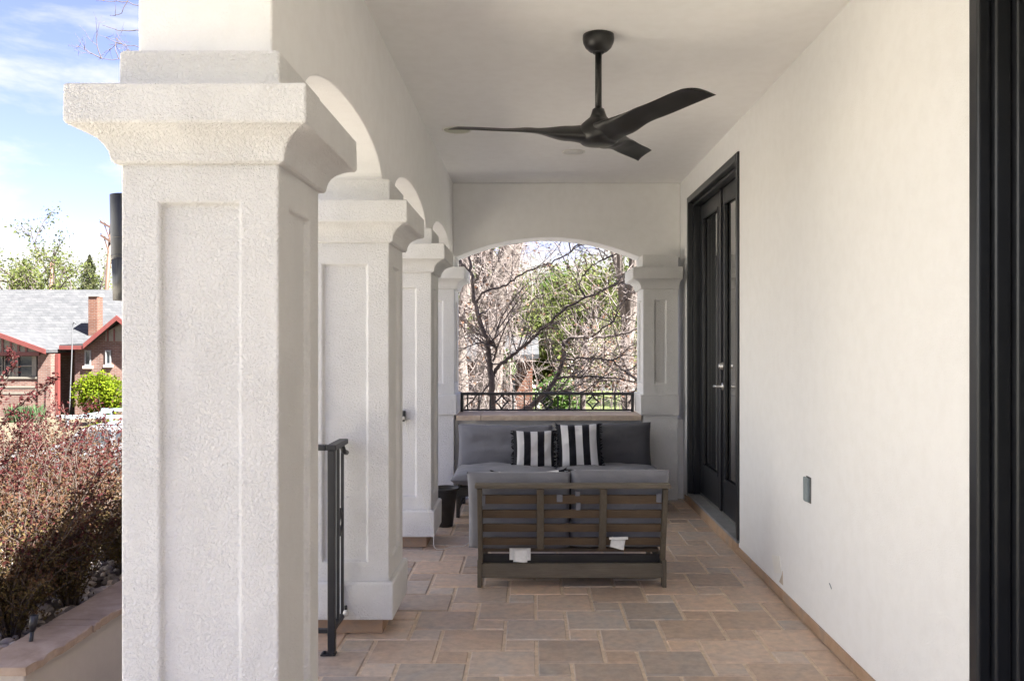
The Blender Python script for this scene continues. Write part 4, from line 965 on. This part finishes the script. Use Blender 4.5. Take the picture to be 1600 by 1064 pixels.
g = MB(); g.box((137-VX)*ck, (153-VX)*ck, cyy-.05, cyy+.55, H-(463-VY)*ck+.001, H-(461-VY)*ck); g.build('chimney_cap', M['sandstone'], ch)
# thin service mast
t = thing('service_mast', 'thin pale curved mast standing before the brick bungalow', 'mast', (NX(110), yw-2, -1.9))
g = MB(); q = 35.5; g.tube([P(108, 645, q), P(109, 630, q), P(112, 560, q), P(113.5, 512, q), P(114.5, 505, q), P(117, 503, q), P(118.5, 506, q)], [.022]*7, 8); g.build('mast_tube', M['pale_siding'], t)
# yard plants across the street
random.seed(31)
def blob(name, c, rx, ry, rz, n, ls, mt, label, cat, grp=None):
    t = thing(name, label, cat, (c[0], c[1], c[2]-rz), grp); Lf = MB(); S = MB(); c = Vector(c)
    for k in range(9):
        a = 6.283*k/9; S.tube([c+Vector((0, 0, -rz)), c+Vector((math.cos(a)*rx*.4, math.sin(a)*ry*.4, -.1*rz)), c+Vector((math.cos(a)*rx*.7, math.sin(a)*ry*.7, .4*rz))], [.04, .03, .015], 4, cap=False)
    S.build('stem', M['stem'], t)
    lobes = [(rv(.5), random.uniform(.45, .7)) for _ in range(12)]
    for k in range(n):
        o, s = random.choice(lobes); dv = rv(1).normalized()*random.uniform(.65, 1)*s
        p = Vector((o.x*.62, o.y*.62, o.z*.55))+dv
        if p.length > 1.15: p = p.normalized()*random.uniform(.9, 1.12)
        Lf.leaf(c+Vector((p.x*rx, p.y*ry, max(p.z, -.98)*rz)), ls*random.uniform(.6, 1.3), random.random())
    Lf.build('foliage', mt, t, smooth=False); return t
c = P(155, 622, 33.0); blob('yellow_shrub', (c.x, c.y, -.75), 1.15, 1.0, 1.1, 6500, .13, M['leaf_yellow'], 'bright yellow green rounded shrub before the brick bungalow', 'shrub')
c = P(170, 675, 27.0); blob('low_shrub', (c.x, c.y, -1.5), .8, .6, .45, 2500, .1, M['leaf_yellow'], 'low yellow shrub behind the pickup truck', 'shrub')
for i, px in enumerate((22, 40, 58)):
    t = thing('perennial_clump', ['sword leaved green clump before the porch wall, at the left', 'sword leaved green clump between its two neighbours', 'sword leaved green clump nearest the brick porch pier'][i], 'plant', (*P(px, 650, 34)[:2], -1.9), 'sword leaved clumps'); Lf = MB(); b = Vector((P(px, 650, 34).x, 34, -1.9))
    for k in range(90):
        a = random.uniform(0, 6.28); h_ = random.uniform(.4, .8); o = Vector((math.cos(a), math.sin(a), 0)); q = b+o*random.uniform(0, .25); sd = Vector((-o.y, o.x, 0))*.03
        tp = q+o*.3*h_+Vector((0, 0, h_)); Lf.add([q-sd, q+sd, q.lerp(tp, .6)+sd+Vector((0, 0, .08)), tp, q.lerp(tp, .6)-sd+Vector((0, 0, .08))], [(0, 1, 2, 3, 4)], random.random())
    Lf.build('foliage', leafmat('blue_green_blade', [(0, (.05, .085, .036)), (1, (.10, .14, .068))], .3) if i == 0 else bpy.data.materials['blue_green_blade'], t)
# white pickup truck with a ladder rack
yc_ = 15.8
def KX(px): return (px-VX)*yc_/F
pk = thing('pickup_truck', 'white pickup truck with a grey ladder rack parked beyond the purple shrubs', 'truck', (KX(90), yc_, -1.89))
zg_ = -1.89; x0 = KX(-40); Lk = 5.4
prof = [(0, .45), (0, .95), (.12, 1.06), (1.35, 1.14), (1.95, 1.60), (2.2, 1.68), (3.1, 1.68), (3.35, 1.58), (3.5, 1.16), (5.35, 1.14), (5.4, 1.0), (5.4, .5), (4.7, .42), (4.55, .75), (4.2, .85), (3.85, .75), (3.7, .42), (1.45, .42), (1.3, .75), (.95, .85), (.6, .75), (.45, .42)]
g = MB(); n_ = len(prof); 
ins = lambda z: .0 if z < 1.2 else .14*(z-1.1)/.65
vs = [(x0+a, yc_+ins(z), zg_+z) for a, z in prof]+[(x0+a, yc_+1.9-ins(z), zg_+z) for a, z in prof]
g.add(vs, [tuple(reversed(range(n_))), tuple(range(n_, 2*n_))]+[(i, (i+1) % n_, n_+(i+1) % n_, n_+i) for i in range(n_)]); g.build('body', M['car_white'], pk, .05, 3)
for a, z_l in (((1.55, 1.2), (2.02, 1.56), (2.55, 1.58), (2.55, 1.2)), 0), (((2.65, 1.2), (2.65, 1.58), (3.1, 1.57), (3.33, 1.2)), 0):
    g = MB(); g.prism([(x0+u, yc_+ins(z)-.008, zg_+z) for u, z in a], (0, .012, 0)); g.build('side_window', M['win_dark'], pk)
g = MB(); g.prism([(x0+1.36, yc_+.2, zg_+1.175), (x0+1.36, yc_+1.7, zg_+1.175), (x0+1.88, yc_+1.62, zg_+1.575), (x0+1.90, yc_+.28, zg_+1.575)], (-.012, 0, .012)); g.build('windshield', M['win_dark'], pk)
for a in (.95, 4.2):
    for yq in (yc_+.02, yc_+1.66):
        g = MB(); g.lathe([(.2, 0), (.33, 0), (.36, .05), (.36, .19), (.33, .22), (.2, .22)], (x0+a, yq, zg_+.362), 24, axis='y'); wh = g.build('wheel', M['rubber'], pk)
        g = MB(); g.lathe([(.03, -.004), (.17, -.004), (.198, .02), (.198, .2)], (x0+a, yq, zg_+.362), 20, axis='y'); g.build('rim', M['steel'], wh)
g = MB()
for yq in (yc_+.12, yc_+1.78): g.bar((x0+1.5, yq, zg_+1.83), (x0+5.3, yq, zg_+1.83), .06, .06)
for a in (1.7, 2.9, 4.1, 5.2):
    g.bar((x0+a, yc_+.12, zg_+1.80), (x0+a, yc_+1.78, zg_+1.80), .05, .05)
    for yq in (yc_+.12, yc_+1.78): g.bar((x0+a, yq, zg_+(1.1 if a > 3.5 else 1.6)), (x0+a, yq, zg_+1.8), .05, .05)
g.build('ladder_rack', M['grey_plastic'], pk)
# ------------------------------------------------------------------ trees seen through the back arch
def limb_tree(name, label, limbs, d, mbark, seed, twig_n, twig_len, mleaf=None, lf_n=0, root=None, depth=.9, bark2=None, drp=.0):
    random.seed(seed); t = thing(name, label, 'tree', tuple(root), 'trees beyond the back arch'); S = MB(); T = MB(); Lf = MB(); lines = []
    for pts, r0, r1 in limbs:
        off = 0; w3 = []
        for i, (px, py) in enumerate(pts): off += random.uniform(-.12, .12)*depth; w3.append(P(px, py, d+(off if i else 0)))
        sp = smoothpts(w3, 6); n = len(sp); sp = [q+rv(.007) if 0 < i < n-1 else q for i, q in enumerate(sp)]; S.tube(sp, [(r0+(r1-r0)*i/(n-1))*.7*random.uniform(.93, 1.07) for i in range(n)], 9); lines.append(sp)
    def twig(p, dirv, ln, r, lv):
        seg = 6; pts = [p]; dd = dirv.normalized()
        for i in range(seg): dd = (dd+rv(.16)+Vector((0, 0, -drp))).normalized(); pts.append(pts[-1]+dd*ln/seg)
        (T if r < .009 else S).tube(pts, [r*(1-.7*i/seg) for i in range(seg+1)], 4 if r > .006 else 3, cap=False)
        if mleaf is not None:
            for q in range(lf_n):
                if random.random() < .6: Lf.leaf(random.choice(pts[2:])+rv(.015), random.uniform(.02, .05), random.random())
        if lv > 0:
            for k in range(random.randint(2, 4)):
                i = random.randint(2, seg); twig(pts[i], dd+rv(.6), ln*random.uniform(.4, .75), r*.6, lv-1)
    for k in range(twig_n):
        ln = random.choice(lines); i = random.randint(len(ln)//6, len(ln)-2); dd = (ln[i+1]-ln[i]).normalized()
        twig(ln[i], dd*.5+rv(.6)+Vector((0, 0, .35)), twig_len*random.uniform(.5, 1.2), random.uniform(.0045, .0105), 2)
    S.build('trunk', mbark, t); T.build('twig', bark2 or mbark, t)
    if mleaf is not None and Lf.f: Lf.build('foliage', mleaf, t, smooth=False)
    return t
k9 = 9.6/F
limb_tree('bare_tree', 'dark forked bare tree with long limb crossing the arch opening', [
    ([(769, 830), (769, 660), (768, 600), (765, 565), (760, 530), (750, 500), (742, 475), (738, 440), (733, 405), (730, 360)], 8*k9, 2.5*k9),
    ([(768, 592), (778, 573), (800, 555), (820, 540), (845, 517), (880, 485), (920, 463), (950, 450), (975, 440), (1010, 428)], 4.6*k9, 1.3*k9),
    ([(915, 465), (905, 448), (912, 430), (930, 412), (965, 395)], 2.4*k9, 1*k9),
    ([(742, 475), (760, 455), (790, 445), (815, 428), (850, 415), (885, 398), (920, 375)], 2.8*k9, 1*k9),
    ([(770, 565), (776, 545), (772, 535), (778, 510)], 2.6*k9, 1.2*k9),
    ([(765, 600), (740, 625), (720, 640), (700, 650)], 2.2*k9, 1*k9)], 9.6, M['bark_dark'], 51, 75, .8, M['leaf_dead'], 1, (P(769, 830, 9.6).x, 9.6, -1.2), bark2=M['bark_pale'])
limb_tree('bare_tree', 'dark bare tree bending to the right low behind the railing', [
    ([(770, 800), (800, 668), (835, 630), (855, 610), (870, 590), (880, 560), (880, 537), (895, 528), (930, 527), (960, 525), (985, 518), (1015, 508)], 7.5*k9, 2*k9),
    ([(866, 592), (900, 588), (950, 590), (1010, 602)], 3.4*k9, 1.2*k9),
    ([(878, 562), (910, 560), (950, 562), (975, 580), (1010, 606)], 2.6*k9, 1.2*k9),
    ([(925, 526), (945, 510), (960, 500), (966, 478), (980, 455)], 2.2*k9, .9*k9),
    ([(845, 620), (870, 612), (920, 615), (990, 632)], 1.8*k9, .9*k9)], 9.9, M['bark_dark'], 52, 60, .75, M['leaf_dead'], 1, (P(770, 800, 9.9).x, 9.9, -1.2), bark2=M['bark_pale'])
# big trunk smothered in dead vines
random.seed(61)
def vine_trunk(px, d, r, h, label, n, spread, lean=0.0):
    t = thing('vine_covered_tree', label, 'tree', (at(px, d, -1.8).x, d, -1.8), 'trees beyond the back arch'); S = MB(); b = at(px, d, -1.9)
    pts = [b+Vector((.08*math.sin(i*.9)+lean*i/10, 0, h*i/10)) for i in range(11)]; S.tube(pts, [r*(1.15-.05*i) for i in range(11)], 14)
    for k in range(4):
        a = random.uniform(0, 6.28); S.tube(smoothpts([pts[6+k % 3], pts[6+k % 3]+Vector((math.cos(a)*.8, math.sin(a)*.5, 1.2)), pts[8]+Vector((math.cos(a)*1.6, math.sin(a), 2.0))]), [r*.5*(1-.05*i) for i in range(11)], 8)
    S.build('trunk', M['bark_grey'], t); V = MB(); Lf = MB()
    for k in range(n):
        z = random.uniform(1.0, h*.98); a = random.uniform(0, 6.28); rr = r*1.02+abs(random.gauss(0, spread)); p = b+Vector((math.cos(a)*rr+lean*z/h, math.sin(a)*rr*.8, z))
        dv = Vector((random.gauss(0, .5), random.gauss(0, .4), random.gauss(-.35, .8))).normalized(); ln = random.uniform(.35, 1.3); q = [p]
        for i in range(6): dv = (dv+rv(.17)+Vector((0, 0, -.12))).normalized(); q.append(q[-1]+dv*ln/6)
        V.tube(q, [random.uniform(.0025, .0055)*(1-.1*i) for i in range(7)], 3, cap=False)
        if random.random() < .5: Lf.leaf(q[-1], random.uniform(.03, .08), random.random())
    V.build('vine', M['bark_pale'], t); Lf.build('foliage', M['leaf_dead'], t, smooth=False)
vine_trunk(737, 14.0, .25, 6.2, 'thick grey trunk wrapped in pale dead vines in the arch opening', 900, .2, .78)
vine_trunk(728, 13.0, .10, 6.0, 'thinner vine covered trunk near the corner column', 170, .25)
vine_trunk(985, 15.0, .14, 5.5, 'vine covered trunk near the pilaster', 260, .35)
# tangle of bare brush
def brush(label, px0, px1, py0, py1, d, n, mt, seed, ln=1.1, mleaf=None, lf=0):
    random.seed(seed); x_ = at((px0+px1)/2, d, 0).x; t = thing('bare_shrub', label, 'shrub', (x_, d, -1.8), 'bare brush beyond the arch'); V = MB(); Lf = MB()
    for k in range(n):
        p = P(random.uniform(px0, px1), random.uniform(py0, py1), d+random.gauss(0, .7)); dv = Vector((random.gauss(0, .8), random.gauss(0, .4), random.gauss(.25, .6))).normalized(); q = [p]; l_ = ln*random.uniform(.4, 1.2)
        for i in range(6): dv = (dv+rv(.15)).normalized(); q.append(q[-1]+dv*l_/6)
        V.tube(q, [random.uniform(.0025, .005)*(1-.11*i) for i in range(7)], 3, cap=False)
        for j in range(2):
            i = random.randint(1, 4); e = (dv+rv(.7)).normalized(); V.tube([q[i]+e*l_*.12*m_+rv(.008) for m_ in range(4)], [.004, .0035, .003, .002], 3, cap=False)
        for j in range(lf): Lf.leaf(random.choice(q)+rv(.03), random.uniform(.04, .09), random.random())
    for k in range(6 if py1 > 600 else 2):
        p = P(random.uniform(px0, px1), py1, d); V.tube(smoothpts([(p.x*.95, d, -1.85), (p.x+random.uniform(-.2, .2), d, -.5), p+Vector((random.uniform(-.2, .2), 0, .2))]), [.007]*11, 5, cap=False)
    V.build('branch', mt, t)
    if mleaf is not None: Lf.build('foliage', mleaf, t, smooth=False)
brush('pale tangle of bare twigs filling the upper part of the arch opening', 715, 1000, 370, 470, 11.5, 90, M['bark_pale'], 71, 1.2)
brush('tangle of pale bare twigs with dry leaves low on the right of the opening', 900, 1010, 535, 612, 12.5, 190, M['bark_pale'], 72, .9, M['leaf_dead'], 2)
brush('tangle of grey twigs with dry leaves low beside the corner column', 700, 775, 470, 660, 11.0, 170, M['bark_pale'], 73, .9, M['leaf_dead'], 1)
# green trees further back
random.seed(81)
for px, d, topy, cr, lb, mt, per in ((905, 24, 395, 4.0, 'yellow green leafy tree filling the middle of the arch opening', 'leaf_spring', 16), (850, 46, 380, 7.0, 'mid green tree behind the vine covered trunk', 'leaf_green', 15), (745, 45, 385, 6.5, 'green tree partly hidden behind the corner column', 'leaf_green', 15), (985, 33, 400, 4.2, 'light green tree behind the pilaster side of the opening', 'leaf_spring', 6), (700, 36, 380, 5, 'spring green tree hidden mostly by the corner column', 'leaf_spring', 4)):
    hgt = H+(VY-topy)*d/F+1.9; p = at(px, d, -1.9)
    tree('leafy_tree', p.x, p.y, p.z, hgt*.3, .16, hgt*.62, lb, M[mt], M['bark_dark'], .19, per, 4, grp='leafy trees beyond the arch', br=(2, 4), spread=.3)
random.seed(83)
for px, py, d, rx, rz, lb in ((915, 485, 17, 1.15, .95, 'sunny yellow green tree crown in the centre of the arch opening'), (765, 430, 19, .8, .7, 'small green crown high behind the forked tree')):
    c = P(px, py, d); t = thing('young_tree', lb, 'tree', (c.x, d, -1.9), 'leafy trees beyond the arch'); S = MB(); tips = []
    S.tube(smoothpts([(c.x+.1, d, -1.9), (c.x-.05, d, -.4), (c.x, d, c.z-rz*.3)]), [.07-.003*i for i in range(11)], 8)
    for k in range(9): grow(S, tips, Vector((c.x, d, c.z-rz*random.uniform(.2, .9))), rv(1)+Vector((0, 0, .7)), rx*.8, .03, 1, 3, 5, .2, .1, (2, 3))
    S.build('trunk', M['bark_dark'], t); Lf = MB()
    for p in tips:
        for q in range(11): Lf.leaf(p+rv(.14), .085*random.uniform(.6, 1.3), random.random())
    Lf.build('crown', M['leaf_spring'], t, smooth=False)
c = P(873, 598, 20); blob('evergreen_bush', (c.x, c.y, c.z-.3), .55, .6, .7, 3000, .12, M['leaf_green'], 'dark green bush beside the orange brick house corner', 'bush')
c = P(792, 566, 19.5); blob('evergreen_bush', (c.x, c.y, c.z-.1), .22, .3, .42, 1500, .08, M['leaf_green'], 'green bush growing over the brick house corner', 'bush')
# background houses beyond the arch
d1 = 21.0; k1 = d1/F
bh = thing('brick_house', 'orange brick house corner with white trim seen through the arch', 'house', ((780-VX)*k1, d1, -1.9))
def QX(px): return (px-VX)*k1
def QZ(py): return H-(py-VY)*k1
g = MB(); g.box(QX(660), QX(832), d1, d1+5, -2, QZ(566)); g.build('wall', M['brick_or'], bh)
g = MB(); g.box(QX(801), QX(805), d1-.08, d1-.003, -1.95, QZ(566)); g.build('corner_trim', plain('white_wood_trim', (.12, .12, .117), .6), bh)
g = MB(); g.prism([(QX(650), d1-.5, QZ(566)), (QX(842), d1-.5, QZ(560)), (QX(842), d1+2.2, QZ(528)), (QX(650), d1+2.2, QZ(528))], (0, 0, .12)); g.build('roof', M['shingle'], bh)
g = MB(); g.box(QX(827), QX(836), d1+.5, d1+.8, QZ(562), QZ(543)); g.build('chimney', M['brick_or'], bh)
for p0, p1 in ((700, 722), (745, 770)):
    g = MB(); g.box(QX(p0), QX(p1), d1-.05, d1-.004, QZ(625), QZ(598)); wn = g.build('window', M['win_dark'], bh)
    g = MB(); g.box(QX(p0)-.08, QX(p1)+.08, d1-.09, d1-.051, QZ(598)-.01, QZ(595)); g.box(QX(p0)-.08, QX(p1)+.08, d1-.09, d1-.051, QZ(628), QZ(625)+.01); g.build('window_frame', bpy.data.materials['white_wood_trim'], wn)
d2 = 42.0; k2 = d2/F
gh = thing('grey_house', 'pale grey sided house behind the twigs near the pilaster', 'house', ((960-VX)*k2, d2, -1.9))
g = MB(); g.box((905-VX)*k2, (1075-VX)*k2, d2, d2+7, -2, H-(545-VY)*k2); g.build('wall', M['pale_siding'], gh)
g = MB(); g.prism([((895-VX)*k2, d2-.5, H-(545-VY)*k2), ((1085-VX)*k2, d2-.5, H-(545-VY)*k2), ((1085-VX)*k2, d2+3.6, H-(480-VY)*k2), ((895-VX)*k2, d2+3.6, H-(480-VY)*k2)], (0, 0, .14)); g.build('roof', M['shingle'], gh)
for p0, p1 in ((925, 943), (965, 985)):
    g = MB(); g.box((p0-VX)*k2, (p1-VX)*k2, d2-.05, d2-.004, H-(595-VY)*k2, H-(562-VY)*k2); wn = g.build('window', M['win_dark'], gh)
    g = MB(); g.box((p0-VX)*k2-.08, (p1-VX)*k2+.08, d2-.09, d2-.051, H-(562-VY)*k2-.01, H-(559-VY)*k2); g.build('window_frame', bpy.data.materials['white_wood_trim'], wn)
# small red sign on a white post
t = thing('yard_sign', 'small red and white sign on a post beyond the railing', 'sign', (*at(842, 30, -1.9),))
q = P(841.5, 601, 30); g = MB(); g.box(q.x-.11, q.x+.11, 29.98, 30.01, q.z-.13, q.z+.17); g.build('sign_face', M['sign_red'], t)
g = MB(); g.box(q.x-.12, q.x+.12, 29.985, 30.015, q.z-.5, q.z-.131); g.build('sign_panel', M['white_plastic'], t); g = MB(); g.box(q.x-.05, q.x+.05, 30.02, 30.07, -1.95, q.z+.15); g.build('post', M['white_plastic'], t)
# bare branches reaching in at the top left, from a street tree behind the nearest column
random.seed(91)
limb_tree('street_tree', 'bare street tree whose thin twigs reach into the sky beside the column neck', [
    ([(330, 900), (330, 560), (325, 300), (320, 120), (318, -60)], .10, .05),
    ([(322, 200), (290, 120), (260, 70), (225, 50), (190, 48), (160, 40)], .02, .004),
    ([(320, 120), (280, 60), (240, 20), (200, 5), (150, 2)], .02, .004),
    ([(322, 180), (280, 120), (240, 82), (205, 72), (170, 70)], .016, .004),
    ([(320, 60), (270, -10), (220, -30), (190, 20), (172, 25)], .014, .004),
    ([(322, 220), (270, 140), (220, 90), (190, 93), (155, 92)], .02, .004)], 11.0, M['bark_dark'], 92, 10, .45, None, 0, (P(330, 900, 11).x, 11, -1.9))
